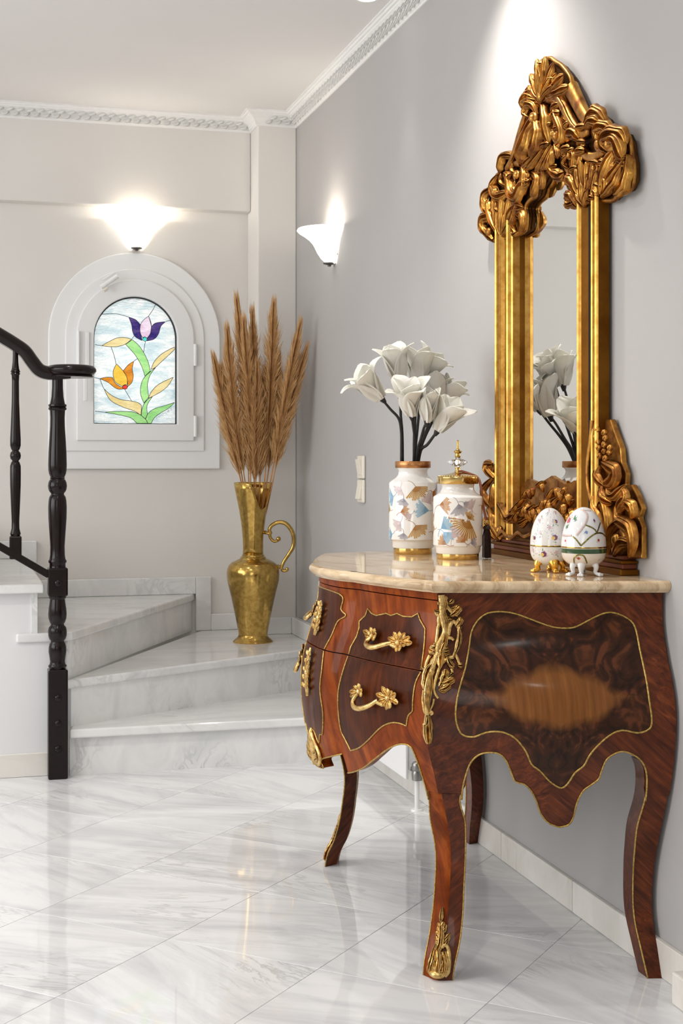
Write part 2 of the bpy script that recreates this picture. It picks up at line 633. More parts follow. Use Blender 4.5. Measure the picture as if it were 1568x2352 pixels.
def glass_mat(name, c0, c1, scale=28, clear=0.25):
    """opalescent stained glass that daylight from outside shines through"""
    m, nt, b = newmat(name)
    tc = nd(nt, 'ShaderNodeTexCoord')
    mp = nd(nt, 'ShaderNodeMapping', {'Vector': tc.outputs['Object'], 'Scale': (1, 1, 3.2)})
    n = nd(nt, 'ShaderNodeTexNoise', {'Vector': mp.outputs[0], 'Scale': scale * 0.3, 'Detail': 6, 'Distortion': 1.0})
    r = ramp(nt, n.outputs['Fac'], [(0.36, c0), (0.60, c1)])
    n2 = nd(nt, 'ShaderNodeTexNoise', {'Vector': mp.outputs[0], 'Scale': 45, 'Detail': 2, 'Distortion': 0.5})
    tl = nd(nt, 'ShaderNodeBsdfTranslucent', {'Color': r.outputs[0]})
    tp = nd(nt, 'ShaderNodeBsdfTransparent', {'Color': r.outputs[0]})
    gl = nd(nt, 'ShaderNodeBsdfGlossy', {'Color': (1, 1, 1, 1), 'Roughness': 0.12})
    bp = nd(nt, 'ShaderNodeBump', {'Strength': 1.0, 'Distance': 0.02, 'Height': n2.outputs['Fac']})
    nt.links.new(bp.outputs[0], tl.inputs['Normal']); nt.links.new(bp.outputs[0], gl.inputs['Normal'])
    m1 = nd(nt, 'ShaderNodeMixShader', {0: clear})
    nt.links.new(tl.outputs[0], m1.inputs[1]); nt.links.new(tp.outputs[0], m1.inputs[2])
    fr = nd(nt, 'ShaderNodeFresnel', {'IOR': 1.45})
    m2 = nd(nt, 'ShaderNodeMixShader', {0: fr.outputs[0]})
    nt.links.new(m1.outputs[0], m2.inputs[1]); nt.links.new(gl.outputs[0], m2.inputs[2])
    nt.links.new(m2.outputs[0], nt.nodes['Material Output'].inputs[0])
    return m


G_SKY = glass_mat('opal_glass', (0.60, 0.73, 0.76), (0.97, 0.975, 0.94))
G_PURPLE = glass_mat('purple_glass', (0.035, 0.02, 0.16), (0.10, 0.06, 0.22))
G_PINK = glass_mat('pink_glass', (0.78, 0.56, 0.70), (0.90, 0.74, 0.84))
G_YELLOW = glass_mat('yellow_glass', (0.86, 0.50, 0.05), (0.93, 0.62, 0.09))
G_ORANGE = glass_mat('orange_glass', (0.62, 0.20, 0.02), (0.84, 0.33, 0.03))
G_BUFF = glass_mat('buff_glass', (0.80, 0.62, 0.26), (0.90, 0.74, 0.38))
G_GREEN = glass_mat('green_glass', (0.30, 0.66, 0.22), (0.45, 0.80, 0.30))
G_TEAL = glass_mat('teal_glass', (0.05, 0.62, 0.50), (0.10, 0.75, 0.62))
G_RED = glass_mat('red_glass', (0.75, 0.03, 0.02), (0.85, 0.06, 0.04))


def lamp_mat(name, col, strength):
    m, nt, b = newmat(name)
    b.inputs['Base Color'].default_value = (0.9, 0.88, 0.84, 1)
    b.inputs['Roughness'].default_value = 0.25
    b.inputs['Emission Color'].default_value = (*col, 1)
    b.inputs['Emission Strength'].default_value = strength
    return m


M_SHADE = lamp_mat('lit_opal_shade', (1.0, 0.94, 0.84), 1.6)
M_BULB = lamp_mat('lit_bulb', (1.0, 0.95, 0.86), 6.0)


def mirror_mat():
    m, nt, b = newmat('silvered_mirror')
    b.inputs['Base Color'].default_value = (0.92, 0.93, 0.92, 1)
    b.inputs['Metallic'].default_value = 1.0
    b.inputs['Roughness'].default_value = 0.012
    return m


M_MIRROR = mirror_mat()


def crystal_mat():
    m, nt, b = newmat('cut_crystal')
    b.inputs['Base Color'].default_value = (0.97, 0.98, 0.98, 1)
    b.inputs['Transmission Weight'].default_value = 1.0
    b.inputs['Roughness'].default_value = 0.0
    b.inputs['IOR'].default_value = 1.5
    return m


M_CRYSTAL = crystal_mat()

# ------------------------------------------------------------------ the room
XW, YP, YBM, YB, ZC = 1.478, 6.10, 6.25, 6.32, 2.67       # right wall, pier, beam, back wall, ceiling
XL, YF = -3.2, -1.9

# floor: slab and diagonal marble tiles
fl = struct('floor', MB().box(XL, XW, YF, YB, -0.08, -0.010), M_GROUT, 'polished white marble tile floor laid diagonally across the hall')
TS = 0.400
ANG = PI / 4 - 0.018
U2 = Vector((math.sin(ANG), math.cos(ANG)))
V2 = Vector((-U2.y, U2.x))
ORG = Vector((-0.107, 4.361))


def clip(poly, ax, val, keep_less):
    out = []
    n = len(poly)
    for i in range(n):
        a, b = poly[i], poly[(i + 1) % n]
        ia = (a[ax] <= val) == keep_less
        ib = (b[ax] <= val) == keep_less
        if ia:
            out.append(a)
        if ia != ib:
            t = (val - a[ax]) / (b[ax] - a[ax])
            out.append(a.lerp(b, t))
    return out


def tile_mesh(poly, c):
    mb = MB()
    n = len(poly)
    cc = sum(poly, Vector((0, 0))) / n
    low, top, ins = [], [], []
    for p in poly:
        low.append((p.x - c.x, p.y - c.y, -0.010))
        top.append((p.x - c.x, p.y - c.y, -0.0008))
        q = p + (cc - p).normalized() * 0.0009
        ins.append((q.x - c.x, q.y - c.y, 0.0))
    vs = low + top + ins
    fs = [tuple(2 * n + i for i in range(n))]
    for i in range(n):
        j = (i + 1) % n
        fs += [(i, j, n + j, n + i), (n + i, n + j, 2 * n + j, 2 * n + i)]
    return mb.add(vs, fs)


full_tile = None
for i in range(-16, 20):
    for j in range(-18, 12):
        c = ORG + TS * (-V2 * (i + 0.5) + U2 * (j + 0.5))
        if not (XL - 0.3 < c.x < XW + 0.3 and YF - 0.3 < c.y < 5.35):
            continue
        g = TS / 2 - 0.0006
        q = [c + U2 * a * g + V2 * b * g for a, b in ((-1, -1), (1, -1), (1, 1), (-1, 1))]
        p = clip(clip(clip(q, 0, XW, True), 0, XL, False), 1, YF, False)
        if len(p) < 3:
            continue
        whole = len(p) == 4 and all((a - b).length < 1e-6 for a, b in zip(p, q))
        if whole and full_tile is not None:
            o = bpy.data.objects.new('tile', full_tile)
            link(o, fl)
        else:
            area_p = abs(sum(p[k].x * p[k - 1].y - p[k - 1].x * p[k].y for k in range(len(p)))) / 2
            if area_p < 0.002:
                continue
            o = obj('tile', tile_mesh(p, c), M_TILE, fl)
            if whole:
                full_tile = o.data
        o.location = (c.x, c.y, 0)

struct('wall_right', MB().box(XW, XW + 0.2, YF, YB, -0.08, ZC + 0.15), M_WALLR, 'matt mid-grey painted wall behind the commode')
struct('wall_left', MB().box(XL - 0.2, XL, YF, YB + 0.2, -0.08, ZC + 0.15), M_WALLB, 'warm white wall on the far left side of the hall')
struct('wall_front', MB().box(XL - 0.2, XW + 0.2, YF - 0.2, YF, -0.08, ZC + 0.15), M_WALLB, 'warm white wall behind the viewer')
struct('ceiling', MB().box(XL, XW, YF, YB, ZC, ZC + 0.12), M_CEIL, 'plain white painted ceiling')

# window opening measures
WC = PY(311, 777, 6.30)
RW = [(PY(x, 777, 6.30).x - WC.x) for x in (406, 444, 466, 505)]          # glass, sash, frame, casing
RG, RS, RF, RC = RW
ZB = [PY(311, y, 6.30).z for y in (974, 1012, 1034, 1077)]
ZG, ZS, ZF, ZCS = ZB
hx0, hx1, hz0, hz1 = WC.x - RG - 0.03, WC.x + RG + 0.03, ZG - 0.03, WC.z + RG + 0.01
mb = MB()
for a in ((XL, hx0, -0.08, ZC + 0.15), (hx1, XW + 0.2, -0.08, ZC + 0.15), (hx0, hx1, -0.08, hz0), (hx0, hx1, hz1, ZC + 0.15)):
    mb.box(a[0], a[1], YB, YB + 0.18, a[2], a[3])
struct('wall_back', mb, M_WALLB, 'warm white end wall with the arched window')
struct('wall_pier', MB().box(1.30, XW, YP, YB, 0, ZC), M_WALLB, 'narrow pier of the end wall beside the grey wall', bevel=0.006)
ZBM = 2.25
struct('trim_1', MB().box(XL, 1.30, YBM, YB, ZBM, ZC), M_WALLB, 'shallow beam across the top of the end wall', bevel=0.006)

# crown moulding
CP = [(XL, YBM), (1.30, YBM), (1.30, YP), (XW, YP), (XW, YF)]
PROF = [(0.0, -0.062), (0.006, -0.062), (0.008, -0.056), (0.012, -0.054), (0.014, -0.048), (0.026, -0.030), (0.040, -0.020), (0.044, -0.018), (0.046, -0.013), (0.053, -0.012), (0.056, -0.006), (0.063, -0.005), (0.063, 0.0)]


def offset_path(path, d):
    out = []
    for i, p in enumerate(path):
        p = Vector(p)
        ns = []
        if i > 0:
            t = (p - Vector(path[i - 1])).normalized(); ns.append(Vector((t.y, -t.x)))
        if i < len(path) - 1:
            t = (Vector(path[i + 1]) - p).normalized(); ns.append(Vector((t.y, -t.x)))
        if len(ns) == 1:
            out.append(p + ns[0] * d)
        else:
            b = (ns[0] + ns[1]).normalized()
            out.append(p + b * (d / b.dot(ns[0])))
    return out


mb = MB()
vs, fs = [], []
k = len(CP)
for (o_, z_) in PROF:
    for q in offset_path(CP, o_):
        vs.append((q.x, q.y, ZC + z_))
for a in range(len(PROF) - 1):
    for b in range(k - 1):
        fs.append((a * k + b, a * k + b + 1, (a + 1) * k + b + 1, (a + 1) * k + b))
mb.add(vs, fs)
crown = struct('trim_2', mb, M_PLASTER, 'white plaster crown moulding with a leaf relief under the ceiling')
for seg, (s0, s1) in (((CP[0], CP[1]), (2.6, 4.47)), ((CP[2], CP[3]), (0.03, 0.15)), ((CP[3], CP[4]), (0.03, 3.6))):
    a, b = Vector(seg[0]), Vector(seg[1])
    t = (b - a).normalized()
    nrm = Vector((t.y, -t.x))
    mb = MB()
    s = s0
    while s < s1:
        for lv, (od, zd) in enumerate(((0.020, -0.042), (0.031, -0.029))):
            p = a + t * (s + lv * 0.022)
            pts = []
            for u in np.linspace(0, 1, 6):
                q = p + t * (u * 0.032) + nrm * (od + 0.004 * math.sin(PI * u))
                pts.append((q.x, q.y, ZC + zd + 0.011 * (u - 0.35) - 0.010 * math.sin(PI * u) * (0.4 if lv else 1)))
            mb.leaf(pts, (nrm.x * 0.7, nrm.y * 0.7, -0.7), 0.0085, 0.0075, 0, 0.1)
        s += 0.044
    o = obj('leaf_relief', mb, M_PLASTER, crown, smooth=True)
    o['kind'] = 'stuff'

# right wall skirting
bbr = thing('baseboard_right', 'cream marble skirting along the foot of the grey wall', None, (XW, 3.5, 0), kind='structure')
XB = 1.466
ys = [4.99]
jy = PX(1313, 2095, XB).y
jn = PX(1150, 1960, XB).y
seams = [4.98, 4.05, jn, jy, 2.36, 1.7, 1.0, 0.3]
for a, b in zip(seams, seams[1:]):
    obj('baseboard_piece', MB().box(XB, XW, b + 0.0012, a - 0.0012, 0.0005, 0.078), M_SKIRT, bbr, bevel=0.002)
obj('plinth_block', MB().box(1.416, XB, 2.05, 2.578, 0.0005, 0.068), M_SKIRT, bbr, bevel=0.004)

# ------------------------------------------------------------------ stairs
st = thing('staircase', 'white marble winder staircase turning up to the left', 'staircase', (0.8, 5.5, 0))
Z1, Z2, Z3, Z4, Z5 = 0.168, 0.336, 0.504, 0.680, 0.852
TT = 0.032
TREADS = [(Z1, [(0.385, 4.972), (XW, 4.972), (XW, 5.67), (0.40, 5.05)]),
          (Z2, [(0.372, 5.005), (XW, 5.622), (XW, YP), (1.30, YP), (1.30, YB), (1.085, YB), (0.40, 5.06)]),
          (Z3, [(0.205, 5.022), (0.372, 5.022), (0.40, 5.04), (1.055, YB), (0.205, YB)]),
          (Z4, [(-0.03, 4.995), (0.300, 4.995), (0.300, YB), (-0.03, YB)]),
          (Z5, [(-0.30, 4.995), (0.03, 4.995), (0.03, YB), (-0.30, YB)])]
for z, poly in TREADS:
    cc = (sum(p[0] for p in poly) / len(poly), sum(p[1] for p in poly) / len(poly))
    o = obj('tread', MB().prism([(p[0], p[1], z - TT) for p in poly], (0, 0, TT)), M_TREAD, st, bevel=0.007, bseg=3)


def riser(a, b, z0, z1, th=0.02):
    a, b = Vector(a), Vector(b)
    t = (b - a).normalized()
    n = Vector((-t.y, t.x))
    obj('riser', MB().prism([(*a, z0), (*b, z0), (*(b + n * th), z0), (*(a + n * th), z0)], (0, 0, z1 - z0)), M_STAIR, st)


riser((0.388, 5.0), (XW, 5.0), 0.0, Z1 - TT)
riser((0.395, 5.030), (XW, 5.645), Z1, Z2 - TT)
riser((0.385, 5.040), (1.042, YB), Z2, Z3 - TT)
riser((0.278, 5.03), (0.278, YB), Z3, Z4 - TT)
riser((0.005, 5.03), (0.005, YB), Z4, Z5 - TT)
for b in ((1.45, XW - 0.0005, 5.66, 6.10, Z2, Z2 + 0.075), (1.30, 1.45, 6.075, YP, Z2, Z2 + 0.075), (1.275, 1.30, 6.075, YB, Z2, Z2 + 0.075),
          (1.125, 1.275, 6.295, YB, Z2, Z2 + 0.075), (1.055, 1.125, 6.295, YB, Z2, Z3 + 0.078), (0.345, 1.055, 6.295, YB, Z3, Z3 + 0.078),
          (0.275, 0.345, 6.295, YB, Z3, Z4 + 0.078), (-0.3, 0.275, 6.295, YB, Z4, Z4 + 0.078)):
    obj('skirting', MB().box(*b), M_TREAD, st, bevel=0.004)
mb = MB()
sp = [(-0.75, 0), (0.335, 0), (0.335, Z3 - TT), (0.268, Z3 - TT), (0.268, Z4 - TT), (-0.01, Z4 - TT), (-0.01, Z5 - TT), (-0.75, Z5 - TT)]
mb.prism([(x, 5.035, z) for x, z in sp], (0, 0.08, 0))
struct('wall_stair', mb, M_WALLS, 'white stringer wall under the left flight of steps')
bbl = obj('baseboard_left', MB().box(-1.3, 0.318, 5.022, 5.035, 0.0005, 0.082), M_SKIRT, bevel=0.002)
tag(bbl, 'veined marble skirting at the foot of the stringer wall', kind='structure')

# ------------------------------------------------------------------ railing
YN = 4.985
NX = PY(132, 1600, YN).x
rl = thing('stair_railing', 'dark turned-wood stair railing with newel post and scrolled handrail end', 'railing', (NX, YN, 0))


def zy(px, py, Y=YN):
    return PY(px, py, Y).z


def mwid(pxw, Y=YN, px=132):
    return (PY(px + pxw / 2, 1000, Y).x - PY(px - pxw / 2, 1000, Y).x) / 2 * 0.985


def turned(name, px, segs, Y, parent, n=24):
    """segs: (image row, full width in pixels)"""
    cx = PY(px, 1000, Y).x
    prof = [(mwid(w, Y, px), zy(px, y, Y)) for y, w in segs][::-1]
    return obj(name, MB().lathe(prof, (cx, Y, 0), n), M_EBONY, parent, smooth=True, angle=50)


s2 = 3.62
newel_up = [(858, 26), (866, 25.5), (890, 26), (912, 29), (922, 33), (928, 36), (929, 42), (933, 43), (935, 39), (937, 43), (941, 42), (943, 36), (960, 34), (980, 35), (1005, 38.5), (1040, 42.5), (1068, 44), (1080, 43), (1088, 40), (1093, 36), (1096, 33), (1098, 36), (1100, 33),
            (1103, 38), (1108, 42.5), (1116, 45), (1124, 42.5), (1129, 38), (1133, 31), (1136, 31), (1138, 34), (1142, 39), (1150, 42), (1165, 44), (1190, 43), (1225, 38), (1255, 34), (1275, 35), (1284, 38), (1288, 43), (1291, 43), (1294, 38), (1300, 38), (1306, 40)]
post = turned('newel_post', 132, newel_up, YN, rl)
hb = mwid(46)
obj('square_block', MB().box(NX - hb, NX + hb, YN - hb, YN + hb, zy(132, 1368), zy(132, 1303)), M_EBONY, post, bevel=0.006, bseg=3)
turned('turned_middle', 132, [(1362, 38), (1369, 41), (1373, 41), (1376, 35), (1384, 37), (1396, 41), (1410, 43.5), (1420, 42), (1429, 36), (1433, 31), (1436, 32), (1440, 40), (1447, 43.5), (1453, 44), (1460, 43), (1467, 39), (1471, 32), (1474, 32), (1478, 37), (1486, 41), (1496, 42), (1508, 38), (1519, 35), (1525, 37), (1528, 43), (1531, 43), (1534, 38), (1540, 40)], YN, post)
obj('square_base', MB().box(NX - hb, NX + hb, YN - hb, YN + hb, 0.0, zy(132, 1536)), M_EBONY, post, bevel=0.006, bseg=3)
for y in (1338, 1600, 1658, 1716):
    z = zy(132, y)
    mb = MB()
    mb.sphere((NX, YN - hb - 0.001, z), 0.0125, 14, 8, (1, 0.55, 1))
    obj('bolt_cap', mb, M_EBONY, post, smooth=True, angle=180)
BX = PY(35.5, 1000, YN).x
turned('baluster', 35.5, [(y / s2 + 700, w / s2) for y, w in ((350, 48), (420, 46), (480, 50), (530, 62), (548, 74), (556, 86), (564, 70), (574, 84), (584, 66), (640, 60), (800, 64), (1000, 80), (1120, 92), (1170, 92), (1200, 74), (1212, 56), (1218, 62), (1230, 84), (1255, 95), (1280, 86), (1292, 62), (1300, 56), (1310, 72), (1340, 92), (1400, 94), (1500, 92), (1650, 80), (1800, 66), (1860, 68), (1890, 84), (1905, 94), (1912, 84), (1925, 80))], YN, rl, 20)
bb = mwid(101 / s2, YN, 35.5)
obj('baluster_block', MB().box(BX - bb, BX + bb, YN - bb, YN + bb, zy(35, 1284), zy(35, 1231)), M_EBONY, rl, bevel=0.004)
# next balusters of the flight, outside the left edge of the picture
slope = (zy(0, 769) - zy(58, 803)) / (PY(58, 800, YN).x - PY(0, 769, YN).x)
# handrail: profiled bar falling to a flat scroll
hp = [(-150, 683), (-75, 725), (0, 768), (36, 790), (58, 806), (75, 829), (91, 848), (110, 855), (132, 855), (160, 853)]
pts = [PY(x, y, YN) for x, y in curve(hp, 60)]
mb = MB()
sec = [(-0.031, -0.012), (-0.024, -0.021), (-0.022, -0.026), (0.022, -0.026), (0.024, -0.021), (0.031, -0.012), (0.033, 0.0), (0.029, 0.011), (0.018, 0.019), (0, 0.022), (-0.018, 0.019), (-0.029, 0.011), (-0.033, 0.0)]
vs, fs = [], []
m_ = len(sec)
for i, p in enumerate(pts):
    t = (pts[min(i + 1, len(pts) - 1)] - pts[max(i - 1, 0)]).normalized()
    up = Vector((0, 0, 1)) - t * t.z
    up.normalize()
    s = t.cross(up)
    for a, b in sec:
        vs.append(p + s * a + up * b)
for i in range(len(pts) - 1):
    for k in range(m_):
        k2 = (k + 1) % m_
        fs.append((i * m_ + k, i * m_ + k2, (i + 1) * m_ + k2, (i + 1) * m_ + k))
fs += [tuple(range(m_))[::-1], tuple((len(pts) - 1) * m_ + k for k in range(m_))]
mb.add(vs, fs)
obj('handrail', mb, M_EBONY, rl, smooth=True, angle=50)
vc = PY(164, 853, YN)
zt, zb = zy(164, 839), zy(164, 867)
rv = mwid(117, YN, 164)
mb = MB().lathe([(0, zb), (rv * 0.86, zb), (rv * 0.88, zb + 0.004), (rv * 0.84, zb + 0.008), (rv * 0.93, zb + 0.014), (rv, zb + 0.022), (rv * 0.99, zb + 0.030), (rv * 0.9, zt - 0.003), (rv * 0.75, zt), (0, zt)], (vc.x, vc.y, 0), 40)
obj('handrail_scroll', mb, M_EBONY, rl, smooth=True, angle=50)
lp = [PY(x, y, YN) for x, y in ((-150, 1168), (0, 1256), (112, 1320))]
mb = MB()
d = (lp[-1] - lp[0]).normalized()
up = Vector((-d.z, 0, d.x))
if up.z < 0:
    up = -up
hw = 0.0125
mb.prism([lp[0] + up * hw + Vector((0, -0.022, 0)), lp[-1] + up * hw + Vector((0, -0.022, 0)), lp[-1] - up * hw + Vector((0, -0.022, 0)), lp[0] - up * hw + Vector((0, -0.022, 0))], (0, 0.044, 0))
obj('bottom_rail', mb, M_EBONY, rl, bevel=0.003)

# ------------------------------------------------------------------ arched window
wn = thing('window_1', 'white arched window with a stained glass tulip pane', None, (WC.x, YB, ZCS), kind='structure')


def arch(r, zb, n=40, x=WC.x, z=WC.z):
    p = [(x - r, zb), (x + r, zb)]
    for k in range(n + 1):
        a = PI * k / n
        p.append((x + r * math.cos(a), z + r * math.sin(a)))
    return p


def ring(name, r0, z0, r1, z1, y0, y1, mat, bevel=0.003):
    A, B = arch(r0, z0), arch(r1, z1)
    n = len(A)
    vs = [(x, y0, z) for x, z in A] + [(x, y0, z) for x, z in B] + [(x, y1, z) for x, z in A] + [(x, y1, z) for x, z in B]
    fs = []
    for i in range(n):
        j = (i + 1) % n
        fs += [(i, j, n + j, n + i), (2 * n + i, 3 * n + i, 3 * n + j, 2 * n + j), (i, 2 * n + i, 2 * n + j, j), (n + i, n + j, 3 * n + j, 3 * n + i)]
    return obj(name, MB().add(vs, fs), mat, wn, bevel=bevel)


ring('casing', RC, ZCS, RF - 0.002, ZF + 0.002, YB - 0.022, YB, M_UPVC, 0.005)
ring('window_frame', RF + 0.004, ZF - 0.004, RS - 0.004, ZS + 0.004, YB - 0.030, YB + 0.01, M_UPVC)
sash = ring('sash', RS, ZS, RG, ZG, YB - 0.042, YB + 0.01, M_UPVC, 0.004)
ring('glazing_bead', RG + 0.001, ZG - 0.001, RG - 0.004, ZG + 0.003, YB - 0.012, YB + 0.012, M_LEADGROOVE, 0)
yg = YB - 0.002
hxr = WC.x + RS
for y0, y1 in ((790, 840), (955, 1003)):
    za, zb_ = PY(448, y1, 6.27).z, PY(448, y0, 6.27).z
    mb = MB().lathe([(0.0085, za), (0.0085, (za + zb_) / 2 - 0.001), (0.0075, (za + zb_) / 2), (0.0085, (za + zb_) / 2 + 0.001), (0.0085, zb_)], (hxr + 0.006, YB - 0.040, 0), 12)
    obj('hinge', mb, M_UPVC, wn, smooth=True)
# lever handle on the left side of the sash and the stay plates around it
hx = PY(195, 900, 6.27).x
mb = MB()
z0, z1 = PY(195, 922, 6.27).z, PY(195, 862, 6.27).z
mb.box(hx - 0.009, hx + 0.009, YB - 0.082, YB - 0.068, z0, z1 + 0.01)
mb.box(hx - 0.008, hx + 0.008, YB - 0.082, YB - 0.042, z1 - 0.008, z1 + 0.012)
obj('window_lever', mb, M_UPVC, wn, bevel=0.004, bseg=3)
mb = MB()
x0 = PY(181, 800, 6.27).x
mb.box(x0 - 0.004, x0 + 0.002, YB - 0.060, YB - 0.042, PY(181, 838, 6.27).z, PY(181, 760, 6.27).z)
mb.box(x0 + 0.03, x0 + 0.046, YB - 0.052, YB - 0.042, PY(181, 838, 6.27).z, PY(181, 762, 6.27).z)
obj('lock_plate', mb, M_UPVC, wn, bevel=0.002)
mb = MB()
pa, pb = PY(232, 660, 6.25), PY(270, 634, 6.25)
mb.tube([pa, pb], 0.011, 10)
mb.tube([PY(236, 643, 6.27), PY(262, 626, 6.27)], 0.004, 6)
obj('window_stay', mb, M_UPVC, wn, smooth=True)
obj('stay_peg', MB().tube([PY(238, 668, 6.24), PY(246, 662, 6.24)], 0.008, 8), M_PLASTIC, wn, smooth=True)

# stained glass: every piece between the lead lines is its own pane
GS = 6.533


def G(x, y):
    p = PY(190 + x / GS, 660 + y / GS, 6.30)
    return (p.x, p.z)


def petal(pts, n=26):
    return [G(*p) for p in curve(pts, n, True)]


SHAPES = []


def sh(mat, pts, sharp=True):
    SHAPES.append((mat, [G(*p) for p in pts]))


def cpath(*segs):
    """closed outline of smooth segments meeting at corners"""
    out = []
    for s in segs:
        out += curve(s, max(8, 5 * len(s)))[:-1]
    return out


sh(G_PURPLE, cpath([(695, 440), (740, 560), (755, 660), (800, 740), (900, 795)], [(900, 795), (885, 730), (865, 640), (872, 555)], [(872, 555), (800, 480), (695, 440)]))
sh(G_PINK, cpath([(995, 425), (905, 500), (865, 590), (870, 680), (905, 748)], [(905, 748), (940, 738), (975, 755)], [(975, 755), (1020, 690), (1038, 600), (1018, 500), (995, 425)]))
sh(G_PURPLE, cpath([(1250, 510), (1180, 580), (1145, 690), (1080, 770), (970, 800)], [(970, 800), (975, 755), (1020, 690), (1038, 585)], [(1038, 585), (1100, 530), (1250, 510)]))
sh(G_TEAL, [(940 + 34 * math.cos(a * PI / 7), 772 + 32 * math.sin(a * PI / 7)) for a in range(14)])
sh(G_BUFF, cpath([(290, 870), (400, 810), (520, 755), (640, 748), (740, 775)], [(740, 775), (640, 850), (520, 885), (400, 885), (290, 870)]))
sh(G_GREEN, cpath([(650, 850), (750, 780)], [(750, 780), (850, 870), (930, 990), (990, 1120), (1022, 1250)], [(1022, 1250), (940, 1330)], [(940, 1330), (890, 1180), (800, 1020), (650, 850)]))
sh(G_BUFF, cpath([(1030, 1228), (1085, 1105), (1200, 990), (1382, 890)], [(1382, 890), (1384, 930)], [(1384, 930), (1300, 1010), (1180, 1120), (1100, 1195), (1030, 1228)]))
sh(G_GREEN, cpath([(1100, 1200), (1020, 1310), (980, 1440), (985, 1560), (1000, 1640)], [(1000, 1640), (925, 1735)], [(925, 1735), (880, 1620), (872, 1520), (900, 1400), (945, 1330)], [(945, 1330), (1020, 1262), (1100, 1200)]))
sh(G_BUFF, cpath([(990, 1665), (1040, 1560), (1150, 1450), (1365, 1345)], [(1365, 1345), (1290, 1470), (1170, 1570), (990, 1665)]))
sh(G_GREEN, cpath([(1050, 1640), (990, 1730), (968, 1800), (978, 1900)], [(978, 1900), (945, 1975)], [(945, 1975), (885, 1920)], [(885, 1920), (895, 1830), (930, 1740), (1000, 1665), (1050, 1640)]))
sh(G_BUFF, cpath([(325, 1520), (420, 1605), (560, 1675), (740, 1705)], [(740, 1705), (840, 1730), (890, 1775)], [(890, 1775), (880, 1918)], [(880, 1918), (770, 1850), (600, 1790), (420, 1690), (325, 1520)]))
sh(G_GREEN, cpath([(330, 1872), (500, 1860), (740, 1862)], [(740, 1862), (860, 1905), (950, 1980), (985, 2040)], [(985, 2040), (820, 2040)], [(820, 2040), (720, 1955), (520, 1905), (330, 1872)]))
sh(G_GREEN, cpath([(1385, 1725), (1230, 1775), (1080, 1820), (990, 1890), (950, 1975)], [(950, 1975), (985, 2040)], [(985, 2040), (1035, 2040)], [(1035, 2040), (1080, 1960), (1180, 1880), (1300, 1810), (1385, 1725)]))
sh(G_ORANGE, cpath([(262, 1368), (360, 1345), (455, 1352)], [(455, 1352), (490, 1430), (560, 1480), (605, 1495)], [(605, 1495), (615, 1522)], [(615, 1522), (540, 1525), (470, 1490), (380, 1420), (262, 1368)]))
sh(G_YELLOW, cpath([(515, 1145), (470, 1230), (465, 1330), (500, 1420), (600, 1480)], [(600, 1480), (675, 1455)], [(675, 1455), (672, 1360), (620, 1260), (515, 1145)]))
sh(G_ORANGE, cpath([(772, 1105), (690, 1160), (612, 1250)], [(612, 1250), (665, 1340), (682, 1440)], [(682, 1440), (680, 1488)], [(680, 1488), (745, 1420), (765, 1320), (750, 1220), (772, 1105)]))
sh(G_RED, [(640 + 38 * math.cos(a * PI / 7), 1492 + 34 * math.sin(a * PI / 7)) for a in range(14)])
LINES = [[(285, 398), (500, 390), (695, 440)], [(1103, 243), (1060, 330), (995, 425)], [(1250, 510), (1322, 488)], [(190, 855), (290, 870)], [(780, 720), (740, 775)],
         [(948, 805), (930, 900), (920, 975)], [(430, 885), (480, 1030), (505, 1150)], [(772, 1105), (830, 1062)], [(262, 1368), (180, 1350)], [(262, 1368), (300, 1470), (325, 1520)],
         [(635, 1525), (690, 1620), (740, 1705)], [(190, 1855), (330, 1872)], [(995, 425), (1030, 520), (1038, 585)]]
bound = arch(RG - 0.003, ZG + 0.002, 36)
GV, GE = [], []


def gadd(poly, closed):
    s = len(GV)
    GV.extend(Vector(p) for p in poly)
    n = len(poly)
    for i in range(n if closed else n - 1):
        GE.append((s + i, s + (i + 1) % n))


gadd(bound, True)
for _, p in SHAPES:
    gadd(p, True)
for L in LINES:
    c = curve([G(*p) for p in L], 8)
    gadd(c, False)
res = delaunay_2d_cdt(GV, GE, [], 0, 1e-5)
gv, ge, gf = res[0], res[1], res[2]
oe = res[4]
cons = set()
for e, o_ in zip(ge, oe):
    if len(o_):
        cons.add((min(e), max(e)))
e2f = {}
for fi, f in enumerate(gf):
    for i in range(len(f)):
        a, b = f[i], f[(i + 1) % len(f)]
        e2f.setdefault((min(a, b), max(a, b)), []).append(fi)
cenf = [sum((gv[i] for i in f), Vector((0, 0))) / len(f) for f in gf]
comp = [-1] * len(gf)
nc = 0
for s in range(len(gf)):
    if comp[s] >= 0 or not inside(cenf[s], bound):
        continue
    stack = [s]
    comp[s] = nc
    while stack:
        f = stack.pop()
        for i in range(len(gf[f])):
            a, b = gf[f][i], gf[f][(i + 1) % len(gf[f])]
            k = (min(a, b), max(a, b))
            if k in cons:
                continue
            for g in e2f[k]:
                if comp[g] < 0:
                    comp[g] = nc
                    stack.append(g)
    nc += 1
